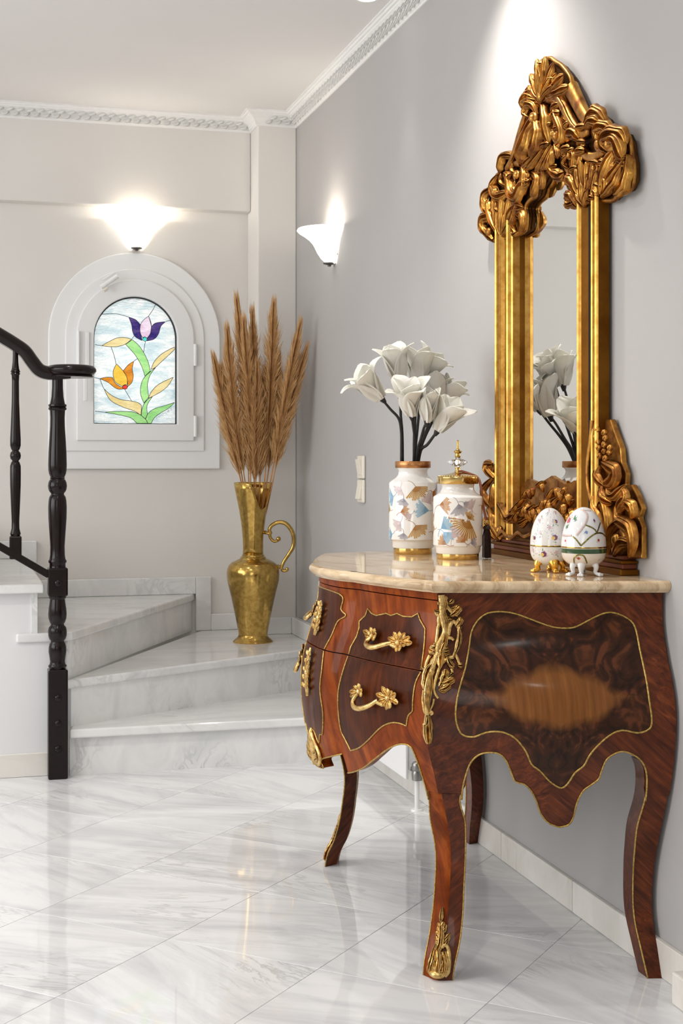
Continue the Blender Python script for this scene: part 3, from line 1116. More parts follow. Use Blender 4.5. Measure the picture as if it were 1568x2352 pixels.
for c in range(nc):
    F_ = [f for f in range(len(gf)) if comp[f] == c]
    big = max(F_, key=lambda f: abs((gv[gf[f][1]] - gv[gf[f][0]]).cross(gv[gf[f][2]] - gv[gf[f][0]])))
    ar = sum(abs((gv[gf[f][1]] - gv[gf[f][0]]).cross(gv[gf[f][2]] - gv[gf[f][0]])) for f in F_)
    if ar < 1e-5:
        continue
    mat = G_SKY
    for m_s, poly in SHAPES[::-1]:
        if inside(cenf[big], poly):
            mat = m_s
            break
    ids = sorted({i for f in F_ for i in gf[f]})
    mp = {v: k for k, v in enumerate(ids)}
    mb = MB().add([(gv[i].x, yg, gv[i].y) for i in ids], [tuple(mp[i] for i in gf[f]) for f in F_])
    obj('pane', mb, mat, sash)
mb = MB()
for poly, cl in [(p, True) for _, p in SHAPES] + [(curve([G(*p) for p in L], 8), False) for L in LINES] + [(bound, True)]:
    mb.tube([(x, yg - 0.0005, z) for x, z in poly], 0.0012 if len(poly) != len(bound) else 0.003, 5, closed=cl)
obj('lead_lines', mb, M_LEADGROOVE, sash, smooth=True)
# the maker's scrawl in the lower right corner
mb = MB()
rs = random.Random(3)
for k in range(11):
    bx, by = 1120 + k * 22, 1960 - k * 14
    stroke = [(bx + rs.uniform(-9, 9), by + rs.uniform(-22, 22)) for _ in range(4)]
    mb.tube([(*[G(*p)[0]], yg - 0.001, G(*p)[1]) for p in curve(stroke, 9)], 0.0005, 4)
obj('signature', mb, M_LEADGROOVE, sash)

# ------------------------------------------------------------------ wall sconces


def sconce(label, base, nrm, scale=1.0, power=5.0):
    """base: point on the wall at the bottom of the shade; nrm: wall normal"""
    t = thing('wall_sconce', label, 'wall lamp', base, 'half bell wall lamps')
    n = Vector(nrm)
    s = Vector((-n.y, n.x, 0))
    B = Vector(base)
    prof = [(0.014, 0.0), (0.030, 0.006), (0.046, 0.022), (0.060, 0.045), (0.070, 0.068), (0.078, 0.082), (0.092, 0.098), (0.112, 0.114), (0.128, 0.124), (0.136, 0.132), (0.133, 0.137)]

    def half(pr, na=22):
        vs, fs = [], []
        for r, z in pr:
            for k in range(na + 1):
                a = PI * k / na
                vs.append(B + s * (r * scale * math.cos(a)) + n * (0.004 + r * scale * math.sin(a) * 1.08) + Vector((0, 0, z * scale)))
        for i in range(len(pr) - 1):
            for k in range(na):
                fs.append((i * (na + 1) + k, i * (na + 1) + k + 1, (i + 1) * (na + 1) + k + 1, (i + 1) * (na + 1) + k))
        return MB().add(vs, fs)
    obj('lamp_shade', half(prof), M_SHADE, t, smooth=True, solid=0.003, offset=1)
    mb = MB()
    c = B + n * 0.022
    mb.lathe([(0.0, -0.012), (0.006, -0.012), (0.008, -0.006), (0.024, -0.002), (0.026, 0.002), (0.010, 0.004), (0.0, 0.004)], tuple(c), 16)
    obj('finial', mb, M_NICKEL, t, smooth=True)
    mb = MB()
    mb.prism([B + s * 0.05 + Vector((0, 0, 0.03)), B + s * 0.05 + Vector((0, 0, 0.10)), B - s * 0.05 + Vector((0, 0, 0.10)), B - s * 0.05 + Vector((0, 0, 0.03))], n * 0.004)
    obj('wall_plate', mb, M_NICKEL, t)
    bc = B + n * 0.055 + Vector((0, 0, 0.085))
    obj('bulb', MB().sphere(bc, 0.016, 12, 8, (1, 1, 1.5)), M_BULB, t, smooth=True)
    d = bpy.data.lights.new('sconce_light', 'POINT')
    d.energy = power
    d.color = (1.0, 0.90, 0.76)
    d.shadow_soft_size = 0.02
    o = bpy.data.objects.new('sconce_light', d)
    link(o, t)
    o.location = (bc + Vector((0, 0, 0.05))) - B
    return t


sb = PY(312, 572, YB)
sconce('lit half-bell wall lamp above the arched window', (sb.x, YB, sb.z), (0, -1, 0), 0.95, 2.2)
sb = PX(768, 606, XW)
sconce('lit half-bell wall lamp on the grey wall', (XW, sb.y, sb.z), (-1, 0, 0), 1.0, 1.8)

# ------------------------------------------------------------------ recessed ceiling lights


def downlight(label, x, y, power, aim=None, blend=0.6, size=1.2):
    t = thing('ceiling_downlight', label, 'ceiling light', (x, y, ZC), 'recessed ceiling lights')
    obj('trim_ring', MB().lathe([(0.030, ZC - 0.001), (0.034, ZC - 0.006), (0.046, ZC - 0.004), (0.048, ZC), (0.030, ZC)], (x, y, 0), 28), M_WHITE, t, smooth=True)
    obj('lamp_lens', MB().lathe([(0.0, ZC - 0.003), (0.031, ZC - 0.003), (0.031, ZC - 0.001), (0.0, ZC - 0.001)], (x, y, 0), 24), M_BULB, t)
    d = bpy.data.lights.new('downlight_spot', 'SPOT')
    d.energy = power
    d.color = (1.0, 0.96, 0.90)
    d.spot_size = size
    d.spot_blend = blend
    d.shadow_soft_size = 0.03
    o = bpy.data.objects.new('downlight_spot', d)
    link(o, t)
    o.location = (0, 0, -0.02)
    if aim is not None:
        o.rotation_euler = (Vector(aim) - Vector((x, y, ZC))).to_track_quat('-Z', 'Y').to_euler()
    return t


q = PZ(875, -4, ZC)
downlight('bright recessed ceiling light cut by the top edge of the picture', q.x - 0.05, q.y, 7, None, 1.0, 0.9)
downlight('recessed ceiling light over the gilt mirror, above the picture', 1.10, 3.50, 46, (1.46, 3.50, 1.75), 1.0, 1.6)
for k, (x, y) in enumerate(((0.15, 3.3), (-1.3, 3.3), (0.15, 1.5), (-1.3, 1.5), (0.15, 4.55), (-1.6, 5.2), (0.9, 0.4))):
    downlight('recessed ceiling light out of view overhead, %s' % ('over the open floor', 'left of the hall', 'above the viewer', 'left of the viewer', 'before the stairs', 'over the upper flight', 'behind the viewer')[k], x, y, (34, 34, 30, 30, 16, 28, 14)[k], None, 1.0, 2.5)

# ------------------------------------------------------------------ switches and socket
for lab, y, tilt in (('upper ivory rocker switch beside the flower vase', 1073, 1), ('lower ivory rocker switch beside the flower vase', 1128, -1)):
    c = PX(833, y, XW)
    t = thing('light_switch', lab, 'light switch', (XW, c.y, c.z), 'ivory rocker switches')
    hy, hz = 0.041, 0.0435
    obj('switch_plate', MB().box(XW - 0.012, XW, c.y - hy, c.y + hy, c.z - hz, c.z + hz), M_PLASTIC, t, bevel=0.006, bseg=3)
    a = 0.008
    xs = (XW - 0.019 - a * tilt * 0.6, XW - 0.019 + a * tilt * 0.6)
    vs = [(XW - 0.010, c.y - 0.026, c.z - 0.030), (XW - 0.010, c.y + 0.026, c.z - 0.030), (XW - 0.010, c.y + 0.026, c.z + 0.030), (XW - 0.010, c.y - 0.026, c.z + 0.030),
          (xs[1], c.y - 0.026, c.z - 0.030), (xs[1], c.y + 0.026, c.z - 0.030), (xs[0], c.y + 0.026, c.z + 0.030), (xs[0], c.y - 0.026, c.z + 0.030)]
    obj('rocker', MB().add(vs, [(3, 2, 1, 0), (4, 5, 6, 7), (0, 1, 5, 4), (1, 2, 6, 5), (2, 3, 7, 6), (3, 0, 4, 7)]), M_PLASTIC, t, bevel=0.004, bseg=3)
c = PX(742, 1358, XW)
t = thing('wall_socket', 'ivory wall socket beside the far end of the commode', 'socket', (XW, c.y, c.z))
obj('socket_plate', MB().box(XW - 0.012, XW, c.y - 0.041, c.y + 0.041, c.z - 0.042, c.z + 0.042), M_PLASTIC, t, bevel=0.005)
obj('socket_insert', MB().box(XW - 0.017, XW - 0.010, c.y - 0.026, c.y + 0.026, c.z - 0.026, c.z + 0.026), M_PLASTIC, t, bevel=0.004)

# radiator low on the grey wall, seen through the arch under the commode
ra = PX(931, 1791, 1.388)
t = thing('radiator', 'white panel radiator low on the grey wall behind the commode', 'radiator', (1.42, ra.y + 0.35, ra.z))
obj('front_panel', MB().box(1.388, 1.398, ra.y, ra.y + 0.70, ra.z, 0.62), M_WHITE, t, bevel=0.003)
obj('side_cover', MB().box(1.399, 1.43, ra.y + 0.004, ra.y + 0.016, ra.z + 0.03, 0.615), M_WHITE, t, bevel=0.002)
obj('rear_panel', MB().box(1.431, 1.441, ra.y, ra.y + 0.70, ra.z + 0.02, 0.62), M_WHITE, t, bevel=0.003)
for dy in (0.15, 0.52):
    obj('wall_bracket', MB().box(1.441, XW, ra.y + dy, ra.y + dy + 0.03, ra.z + 0.05, 0.55), M_WHITE, t)
v = (1.415, ra.y - 0.035, ra.z + 0.035)
obj('valve', MB().lathe([(0.0, -0.03), (0.016, -0.03), (0.018, -0.01), (0.014, 0.0), (0.017, 0.006), (0.017, 0.022), (0.012, 0.028), (0, 0.028)], v, 16).tube([(v[0], v[1], v[2]), (v[0], v[1] + 0.045, v[2])], 0.009, 10), M_STEEL, t, smooth=True)
obj('pipe', MB().tube([(v[0], v[1], v[2] - 0.02), (v[0], v[1], 0.0)], 0.008, 10).lathe([(0.0, 0), (0.02, 0), (0.018, 0.006), (0, 0.006)], (v[0], v[1], 0), 16), M_WHITE, t, smooth=True)

# ------------------------------------------------------------------ bombe commode
YC = 3.282                       # its middle along the wall
CR = Vector((1.000, 2.836))      # near front corner in plan, under the top
BK = Vector((1.470, 2.714))      # near back corner
ZT, ZTOP = 0.832, 0.858
ZA = 0.40                        # where the legs leave the body
oF = smooth_tab([(0, 0.008), (0.03, 0.004), (0.07, -0.010), (0.132, -0.024), (0.178, -0.030), (0.258, -0.035), (0.323, -0.024), (0.375, -0.009), (0.456, 0.017), (0.51, 0.035), (0.56, 0.041), (0.60, 0.042), (0.665, 0.031), (0.72, 0.013), (0.779, 0.002), (0.832, 0.0), (0.86, 0.0)])
oB = smooth_tab([(0, 0.004), (0.06, -0.016), (0.113, -0.036), (0.165, -0.041), (0.23, -0.031), (0.306, -0.006), (0.38, 0.023), (0.46, 0.046), (0.537, 0.058), (0.58, 0.058), (0.63, 0.048), (0.693, 0.022), (0.76, 0.002), (0.832, 0.0), (0.86, 0.0)])
oM = smooth_tab([(0, 0.0), (0.30, 0.012), (0.37, 0.026), (0.41, 0.031), (0.45, 0.038), (0.50, 0.046), (0.55, 0.050), (0.60, 0.050), (0.665, 0.036), (0.72, 0.016), (0.779, 0.003), (0.832, 0.0), (0.86, 0.0)])
SL = (BK - CR).length


def side(s, z):
    """near end of the commode; s runs from the front corner to the wall"""
    k = s / SL
    p = CR.lerp(BK, k)
    o = oF(z) * (1 - k) + oB(z) * k
    kk = min(max(k, 0), 1)
    belly = 0.026 * math.sin(PI * kk) ** 1.3 * max(0, oB(z)) / 0.058
    return Vector((p.x - (1 - k) * o, p.y - o - belly, z))


# plan of the front: near corner, wing, crease, bowed middle (mirrored about YC)
half = curve([(1.000, 2.836), (0.974, 2.900), (0.946, 2.975), (0.922, 3.055), (0.905, 3.130)], 24)
half += curve([(0.905, 3.130), (0.891, 3.150), (0.877, 3.190), (0.869, 3.240), (0.867, YC)], 22)[1:]
plan = [Vector(p) for p in half] + [Vector((p[0], 2 * YC - p[1])) for p in half[-2::-1]]
acc = [0.0]
for a, b in zip(plan, plan[1:]):
    acc.append(acc[-1] + (b - a).length)
FL = acc[-1]
TC = acc[24]                       # arc length of the near crease
acc_np = np.array(acc)


def front(t, z):
    i = min(max(int(np.searchsorted(acc_np, t) - 1), 0), len(plan) - 2)
    u = (t - acc[i]) / (acc[i + 1] - acc[i])
    p = plan[i].lerp(plan[i + 1], u)
    tt = min(t, FL - t)
    sg = -1 if t <= FL / 2 else 1
    k = min(max(tt / TC, 0), 1)
    amp = 1 - 0.22 * min(max((tt - TC) / (FL / 2 - TC), 0), 1)
    kk = min(k * 1.6, 1)
    kk = kk * kk * (3 - 2 * kk)
    o = (oF(z) * (1 - kk) + oM(z) * kk) * amp
    k2 = (1 - k) ** 1.5
    return Vector((p.x - o, p.y + sg * k2 * o, z))


def inverse(fn, x, y, g=(0.2, 0.6)):
    s, z = g
    for _ in range(30):
        a = proj(fn(s, z))
        e = np.array([x - a[0], y - a[1]])
        if abs(e).max() < 0.02:
            break
        h = 1e-4
        b, c = proj(fn(s + h, z)), proj(fn(s, z + h))
        J = np.array([[(b[0] - a[0]) / h, (c[0] - a[0]) / h], [(b[1] - a[1]) / h, (c[1] - a[1]) / h]])
        d = np.linalg.lstsq(J + np.eye(2) * 1e-6, e, rcond=None)[0]
        d = np.clip(d, -0.08, 0.08)
        s += d[0]; z = min(max(z + d[1], 0.02), 0.86)
    return s, z


def normal(fn, s, z, h=2e-3):
    a = fn(s + h, z) - fn(s - h, z)
    b = fn(s, z + h) - fn(s, z - h)
    n = a.cross(b)
    if n.length < 1e-12:
        return Vector((-1, 0, 0))
    n.normalize()
    c = fn(s, z)
    if n.dot(c - Vector((1.40, YC, z))) < 0:
        n = -n
    return n


def on(fn, s, z, d):
    return fn(s, z) + normal(fn, s, z) * d


def mir(p):
    return Vector((p[0], 2 * YC - p[1], p[2]))


def mirrored(mb):
    r = MB()
    r.v = [(x, 2 * YC - y, z) for x, y, z in mb.v]
    r.f = [tuple(f[::-1]) for f in mb.f]
    r.m = list(mb.m)
    return r


def patch(fn, poly, step=0.014, d=0.0, th=0.016):
    """solid sheet following the surface over a polygon in (s, z)"""
    v, f = cdt(poly, step)
    mb = MB()
    n = len(v)
    top = [on(fn, s, z, d) for s, z in v]
    bot = [on(fn, s, z, d - th) for s, z in v]
    fs = list(f) + [tuple(n + i for i in g[::-1]) for g in f]
    cnt = {}
    for g in f:
        for i in range(len(g)):
            a, b = g[i], g[(i + 1) % len(g)]
            cnt[(a, b)] = 1
    for (a, b) in cnt:
        if (b, a) not in cnt:
            fs.append((b, a, n + a, n + b))
    return mb.add(top + bot, fs)


def gold_line(fn, pts, r=0.0022, closed=False, d=0.0006):
    return MB().tube([on(fn, s, z, d) for s, z in pts], r, 6, closed=closed)


# traced outlines -----------------------------------------------------------
apron_px = [(1060, 1836), (1062, 1812), (1068, 1785), (1080, 1752), (1100, 1733), (1124, 1728), (1148, 1732), (1164, 1750), (1176, 1780), (1184, 1795), (1204, 1801), (1220, 1817), (1232, 1841), (1240, 1865), (1256, 1887), (1280, 1898), (1292, 1898), (1306, 1893), (1316, 1877), (1324, 1845), (1338, 1817), (1356, 1803), (1374, 1789), (1380, 1773), (1392, 1745), (1413, 1730), (1433, 1726), (1457, 1735), (1475, 1751), (1484, 1775), (1485, 1809), (1482, 1840)]
panel_px = [(1096, 1426), (1120, 1408), (1156, 1405), (1188, 1411), (1228, 1426), (1268, 1440), (1300, 1443), (1324, 1439), (1360, 1420), (1392, 1407), (1420, 1410), (1448, 1426), (1460, 1448), (1468, 1488), (1480, 1544), (1490, 1608), (1496, 1655), (1490, 1674), (1464, 1683), (1428, 1677), (1400, 1688), (1372, 1712), (1352, 1736), (1340, 1758), (1320, 1774), (1304, 1798), (1292, 1808), (1280, 1806), (1260, 1792), (1240, 1770), (1220, 1754), (1208, 1726), (1188, 1700), (1168, 1686), (1144, 1680), (1116, 1682), (1088, 1692), (1064, 1688), (1052, 1672), (1046, 1640), (1054, 1584), (1068, 1536), (1076, 1492), (1082, 1452)]


def trace(fn, px, g, n=None, closed=False):
    out = []
    for p in px:
        g = inverse(fn, p[0], p[1], g)
        out.append(g)
    return curve(out, n or len(px) * 3, closed)


ap = trace(side, apron_px, (0.08, 0.40))
pan = trace(side, panel_px, (0.12, 0.77), 120, True)
pan = [(min(s, SL - 0.035), z) for s, z in pan]
s_in0, s_in1 = ap[0][0], ap[-1][0]
ap = [(s, z) for s, z in ap]
body_side = [(0.0, ZT), (0.0, ZA)] + [(s_in0, ZA)] + [p for p in ap if p[1] > ZA + 0.0 or s_in0 < p[0] < s_in1][0:] + [(s_in1, ZA), (SL, ZA), (SL, ZT)]


def dedupe(poly, eps=5e-4):
    out = []
    for p in poly:
        if not out or abs(p[0] - out[-1][0]) + abs(p[1] - out[-1][1]) > eps:
            out.append((float(p[0]), float(p[1])))
    return out


def densify(poly, step=0.02):
    out = []
    for i in range(len(poly)):
        a, b = poly[i], poly[(i + 1) % len(poly)]
        n = max(1, int(math.hypot(b[0] - a[0], b[1] - a[1]) / step))
        out += [(a[0] + (b[0] - a[0]) * k / n, a[1] + (b[1] - a[1]) * k / n) for k in range(n)]
    return out


body_side = densify(dedupe(body_side))
CMB = thing('commode', 'bombe wooden commode with cabriole legs, gilt mounts and a cream marble top', 'commode', (1.24, YC, 0))
CO = Vector((1.24, YC, 0))

# veneers whose pattern belongs to the wood itself: book-matched walnut with a light eye
pc = side(SL * 0.5, 0.60) - CO


def burl():
    m, nt, b = newmat('burl_walnut_panel')
    tc = nd(nt, 'ShaderNodeTexCoord')
    sp = nd(nt, 'ShaderNodeSeparateXYZ', {0: tc.outputs['Object']})
    dx = nd(nt, 'ShaderNodeMath', {0: sp.outputs[0], 1: pc.x + 0.012}, operation='SUBTRACT')
    ax = nd(nt, 'ShaderNodeMath', {0: dx.outputs[0]}, operation='ABSOLUTE')
    dz = nd(nt, 'ShaderNodeMath', {0: sp.outputs[2], 1: 0.618}, operation='SUBTRACT')
    cb = nd(nt, 'ShaderNodeCombineXYZ', {0: ax.outputs[0], 1: 0.0, 2: dz.outputs[0]})
    wp = nd(nt, 'ShaderNodeTexNoise', {'Vector': cb.outputs[0], 'Scale': 9.0, 'Detail': 4, 'Distortion': 1.5})
    # lens-shaped eye: |z| against a parabola in x
    x2 = nd(nt, 'ShaderNodeMath', {0: ax.outputs[0], 1: 0.155}, operation='DIVIDE')
    x3 = nd(nt, 'ShaderNodeMath', {0: x2.outputs[0], 1: 1.7}, operation='POWER')
    par = nd(nt, 'ShaderNodeMath', {0: 1.0, 1: x3.outputs[0]}, operation='SUBTRACT')
    hgt = nd(nt, 'ShaderNodeMath', {0: par.outputs[0], 1: 0.070}, operation='MULTIPLY')
    az = nd(nt, 'ShaderNodeMath', {0: dz.outputs[0]}, operation='ABSOLUTE')
    df = nd(nt, 'ShaderNodeMath', {0: hgt.outputs[0], 1: az.outputs[0]}, operation='SUBTRACT')
    wv = nd(nt, 'ShaderNodeMath', {0: wp.outputs['Fac'], 1: 0.06, 2: -0.03}, operation='MULTIPLY_ADD')
    d2 = nd(nt, 'ShaderNodeMath', {0: df.outputs[0], 1: wv.outputs[0]}, operation='ADD')
    eye = ramp(nt, d2.outputs[0], [(0.0, 0.0), (0.024, 1.0)])
    # figured dark walnut
    w2 = nd(nt, 'ShaderNodeTexNoise', {'Vector': cb.outputs[0], 'Scale': 16.0, 'Detail': 7, 'Distortion': 2.6})
    dark = ramp(nt, w2.outputs['Fac'], [(0.36, (0.018, 0.006, 0.002)), (0.52, (0.046, 0.014, 0.005)), (0.62, (0.115, 0.035, 0.012))])
    mp = nd(nt, 'ShaderNodeMapping', {'Vector': cb.outputs[0], 'Scale': (60, 1, 4)})
    w3 = nd(nt, 'ShaderNodeTexNoise', {'Vector': mp.outputs[0], 'Scale': 1.5, 'Detail': 6})
    lite = ramp(nt, w3.outputs['Fac'], [(0.3, (0.15, 0.050, 0.011)), (0.7, (0.27, 0.102, 0.025))])
    col = mixc(nt, eye.outputs[0], dark.outputs[0], lite.outputs[0])
    nt.links.new(col, b.inputs['Base Color'])
    b.inputs['Roughness'].default_value = 0.30
    b.inputs['Specular IOR Level'].default_value = 0.1
    b.inputs['Coat Weight'].default_value = 0.28
    b.inputs['Coat Roughness'].default_value = 0.14
    return m


M_BURL = burl()
M_SIDE = wood('side_crossband', (0.040, 0.009, 0.0035), (0.120, 0.027, 0.008), (0.24, 0.060, 0.016), 0.85, 'Y_AXIS', (0, pc.x + 0.012), 16, 16)

# the two ends
sp_mb = patch(side, body_side)
pan_mb = patch(side, dedupe(pan), 0.013, 0.0009, 0.0012)
line_mb = gold_line(side, pan, 0.0024, True, 0.0012)
ap_all = dedupe([p for p in ap])
line2_mb = gold_line(side, ap_all, 0.0022, False, 0.0006)
for k, fx in enumerate((lambda m: m, mirrored)):
    o = obj('side_panel', fx(sp_mb), M_SIDE, CMB, smooth=True, angle=50)
    obj('veneer_panel', fx(pan_mb), M_BURL, o, smooth=True, angle=60)
    obj('stringing', fx(line_mb), M_STRING, o, smooth=True, angle=180)
    obj('edge_stringing', fx(line2_mb), M_STRING, o, smooth=True, angle=180)

# the front: top rail and two long drawers
ZR, ZGAP = 0.815, 0.666
wing_px = [(984, 1836), (975, 1800), (966, 1770), (949, 1724), (940, 1713), (930, 1709), (913, 1710), (890, 1721), (862, 1742), (837, 1762), (815, 1772), (799, 1775)]
wing = trace(front, wing_px, (0.05, 0.40))
wing = [(min(t, TC - 0.002), z) for t, z in wing]
mid = [(TC + 0.002, 0.432), (TC + 0.05, 0.418), (TC + 0.11, 0.398), (FL / 2 - 0.06, 0.381), (FL / 2, 0.374)]
hm = curve(mid, 24)
hw_ = [p for p in wing if p[1] > ZA - 0.001 or p[0] > wing[0][0] + 0.05]
lower = [(0.0, ZA), (wing[0][0], ZA)] + hw_ + list(hm)
lower = dedupe(lower)
lower_full = lower + [(FL - t, z) for t, z in lower[-2::-1]]
g_ = 0.0012
low_poly = densify(dedupe([(FL, ZGAP - g_), (0.0, ZGAP - g_)] + lower_full))
up_poly = densify([(0.0, ZGAP + g_), (FL, ZGAP + g_), (FL, ZR - g_), (0.0, ZR - g_)])
rail_poly = densify([(0.0, ZR + g_), (FL, ZR + g_), (FL, ZT), (0.0, ZT)])
obj('top_rail', patch(front, rail_poly, 0.02, 0.0015), M_FRONT, CMB, smooth=True, angle=50)
dr_u = obj('drawer', patch(front, up_poly), M_FRONT, CMB, smooth=True, angle=50)
dr_l = obj('drawer', patch(front, low_poly, 0.014, 0.0, 0.026), M_FRONT, CMB, smooth=True, angle=50)
bl = dedupe(wing) + [p for p in hm]
for fx in (lambda m: m, mirrored):
    obj('edge_stringing', fx(gold_line(front, wing, 0.0020)), M_STRING, dr_l, smooth=True, angle=180)
    obj('edge_stringing', fx(gold_line(front, list(hm), 0.0020)), M_STRING, dr_l, smooth=True, angle=180)

# dark veneer fields on the near wing (traced) and its mirror on the far wing
up_px = [(961, 1409), (947, 1417), (927, 1416), (913, 1409), (899, 1414), (888, 1409), (865, 1414), (854, 1409), (845.5, 1397.5), (840, 1414), (826, 1427), (826, 1442), (820, 1462), (806, 1487), (800, 1509)]
up_px2 = [(969, 1534), (973, 1500), (976, 1470), (977, 1444), (965, 1423), (961, 1409)]
lo_px = [(798, 1513), (784, 1557), (777, 1597), (778, 1636), (784, 1678), (792, 1695), (803, 1717), (806, 1724), (826, 1717), (848, 1698), (876, 1670), (899, 1660), (918, 1661), (934, 1667), (938, 1644), (948, 1632), (949, 1608), (955, 1569), (965, 1540)]


def tr(px, g=(0.1, 0.7)):
    out = []
    for p in px:
        q = inverse(front, p[0], p[1], g)
        out.append((min(max(q[0], 0.012), TC - 0.006), q[1]))
    return out


ua = tr(up_px); ub = tr(up_px2)
ua[-1] = (ua[-1][0], ZGAP + 0.002); ub[0] = (ub[0][0], ZGAP + 0.002)
la = tr(lo_px)
la[0] = (ua[-1][0], ZGAP - 0.002); la[-1] = (ub[0][0], ZGAP - 0.002)
for i_ in range(len(ua)):
    pass
upo = dedupe(ub[:-1] + ua)
lpo = dedupe(curve(la[:8], 18)[:-1] + curve(la[7:14], 24)[:-1] + curve(la[13:], 16))
for dr, po, ln in ((dr_u, densify(upo, 0.01), ub[:-1] + ua), (dr_l, lpo, lpo)):
    pm = patch(front, densify(dedupe(po), 0.008), 0.012, 0.0009, 0.0012)
    lm = gold_line(front, densify(ln, 0.008)[:-8] if False else [p for p in ln], 0.0020, False, 0.0011)
    for fx in (lambda m: m, mirrored):
        obj('veneer_panel', fx(pm), M_DARK, dr, smooth=True, angle=60)
        obj('stringing', fx(lm), M_STRING, dr, smooth=True, angle=180)
# middle fields
cu = [(FL / 2 - 0.085, ZGAP + 0.002), (FL / 2 - 0.098, 0.70), (FL / 2 - 0.108, 0.735), (FL / 2 - 0.135, 0.752), (FL / 2 - 0.112, 0.765), (FL / 2 - 0.098, 0.80)]
cuf = cu + [(FL - t, z) for t, z in cu[::-1]]
cl = [(FL / 2 - 0.085, ZGAP - 0.002), (FL / 2 - 0.096, 0.62), (FL / 2 - 0.094, 0.57), (FL / 2 - 0.104, 0.52), (FL / 2 - 0.088, 0.470), (FL / 2 - 0.068, 0.463), (FL / 2 - 0.05, 0.44), (FL / 2 - 0.02, 0.462)]
clf = cl + [(FL - t, z) for t, z in cl[::-1]]
for dr, po in ((dr_u, cuf), (dr_l, clf)):
    sm = dedupe(curve(po, len(po) * 4))
    obj('veneer_panel', patch(front, densify(sm, 0.008), 0.012, 0.0009, 0.0012), M_DARK, dr, smooth=True, angle=60)
    obj('stringing', gold_line(front, sm, 0.0020, False, 0.0011), M_STRING, dr, smooth=True, angle=180)

# carcass inside, so nothing shows through the gaps
mb = MB()
ring_ = []
for z in (0.512, 0.54, 0.57, 0.62, 0.68, 0.74, 0.79, 0.826):
    r_ = [on(side, s, z, -0.019) for s in np.linspace(SL, 0.03, 12)]
    r_ += [on(front, t, z, -0.019) for t in np.linspace(0.03, FL - 0.03, 50)]
    r_ += [mir(on(side, s, z, -0.019)) for s in np.linspace(0.03, SL, 12)]
    ring_.append(r_)
n = len(ring_[0])
vs = [p for r_ in ring_ for p in r_]
fs = []
for a in range(len(ring_) - 1):
    for k in range(n):
        k2 = (k + 1) % n
        fs.append((a * n + k, a * n + k2, (a + 1) * n + k2, (a + 1) * n + k))
fs += [tuple(range(n))[::-1], tuple((len(ring_) - 1) * n + k for k in range(n))]
mb.add(vs, fs)
obj('carcass', mb, M_DARKIN, CMB)

# legs -----------------------------------------------------------------------
ZL = 0.478                        # tops of the legs, behind the arches


def arch_w(pts, conv):
    """(z, width) pairs up the arch from the leg, until its crown"""
    out = []
    for p in pts:
        if p[1] > ZA + 0.004 and (not out or p[1] > out[-1][0] + 0.003) and p[1] < ZL + 0.01:
            out.append((p[1], conv(p[0])))
        elif p[1] >= ZL + 0.01:
            break
    return out


ds = (BK - CR).normalized()
df_ = (Vector(half[8]) - CR).normalized()
wS = smooth_tab([(0, 0.036), (0.06, 0.040), (0.12, 0.040), (0.19, 0.038), (0.26, 0.039), (0.33, 0.046), (0.40, s_in0 + 0.0005)] + arch_w(ap, lambda v: v))
wF = smooth_tab([(0, 0.040), (0.06, 0.040), (0.14, 0.038), (0.26, 0.040), (0.33, 0.046), (0.40, wing[0][0])] + arch_w(wing, lambda v: v))
zs = [0.0005] + list(np.linspace(0.012, ZL, 30))
vs, fs = [], []
fleg_edges = {'side': [], 'front': [], 'corner': []}
for z in zs:
    o = oF(z)
    c = Vector((CR.x - o, CR.y - o))
    ch = 0.007
    pS, pF = c + ds * wS(z), c + df_ * wF(z)
    inn = c + ds * wS(z) + df_ * wF(z) * 0.85
    sec = [c + df_ * ch, c + ds * ch, pS, inn, pF]
    if z > ZA:                     # behind the panels above the leg line
        c = c + Vector((0.010, 0.010))
        sec = [p + Vector((0.010, 0.010)) for p in sec]
    else:
        fleg_edges['side'].append((pS.x, pS.y, z)); fleg_edges['front'].append((pF.x, pF.y, z)); fleg_edges['corner'].append((c.x, c.y, z))
    vs += [(p.x, p.y, z) for p in sec]
m_ = 5
fs = [(i * m_ + k, i * m_ + (k + 1) % m_, (i + 1) * m_ + (k + 1) % m_, (i + 1) * m_ + k) for i in range(len(zs) - 1) for k in range(m_)]
fs += [tuple(range(m_))[::-1], tuple((len(zs) - 1) * m_ + k for k in range(m_))]
M_LEGF = M_LEGW
leg_f = MB().add(vs, fs)
leg_f.m = [1 if (i < (len(zs) - 1) * 5 and i % 5 in (0, 4)) else 0 for i in range(len(fs))]
# back leg
s_b1 = SL - s_in1
wB = smooth_tab([(0, 0.030), (0.06, 0.036), (0.12, 0.040), (0.19, 0.042), (0.26, 0.047), (0.33, 0.052), (0.40, s_b1 + 0.0005)] + arch_w(ap[::-1], lambda v: SL - v))
vs = []
back_edge = []
for z in zs:
    o = oB(z)
    kx = 0.0
    b = Vector((BK.x - 0.004, BK.y - o))
    a = b - ds * wB(z)
    th = 0.050 - 0.006 * (1 - z / ZA)
    sec = [a, b, b + Vector((0, th)), a + Vector((0, th))]
    if z > ZA:
        sec = [sec[0] + Vector((0, 0.010)), sec[1] + Vector((0, 0.010))] + sec[2:]
    else:
        back_edge.append((a.x, a.y, z))
    vs += [(p.x, p.y, z) for p in sec]
m_ = 4
fs = [(i * m_ + k, i * m_ + (k + 1) % m_, (i + 1) * m_ + (k + 1) % m_, (i + 1) * m_ + k) for i in range(len(zs) - 1) for k in range(m_)]
fs += [tuple(range(m_))[::-1], tuple((len(zs) - 1) * m_ + k for k in range(m_))]
leg_b = MB().add(vs, fs)


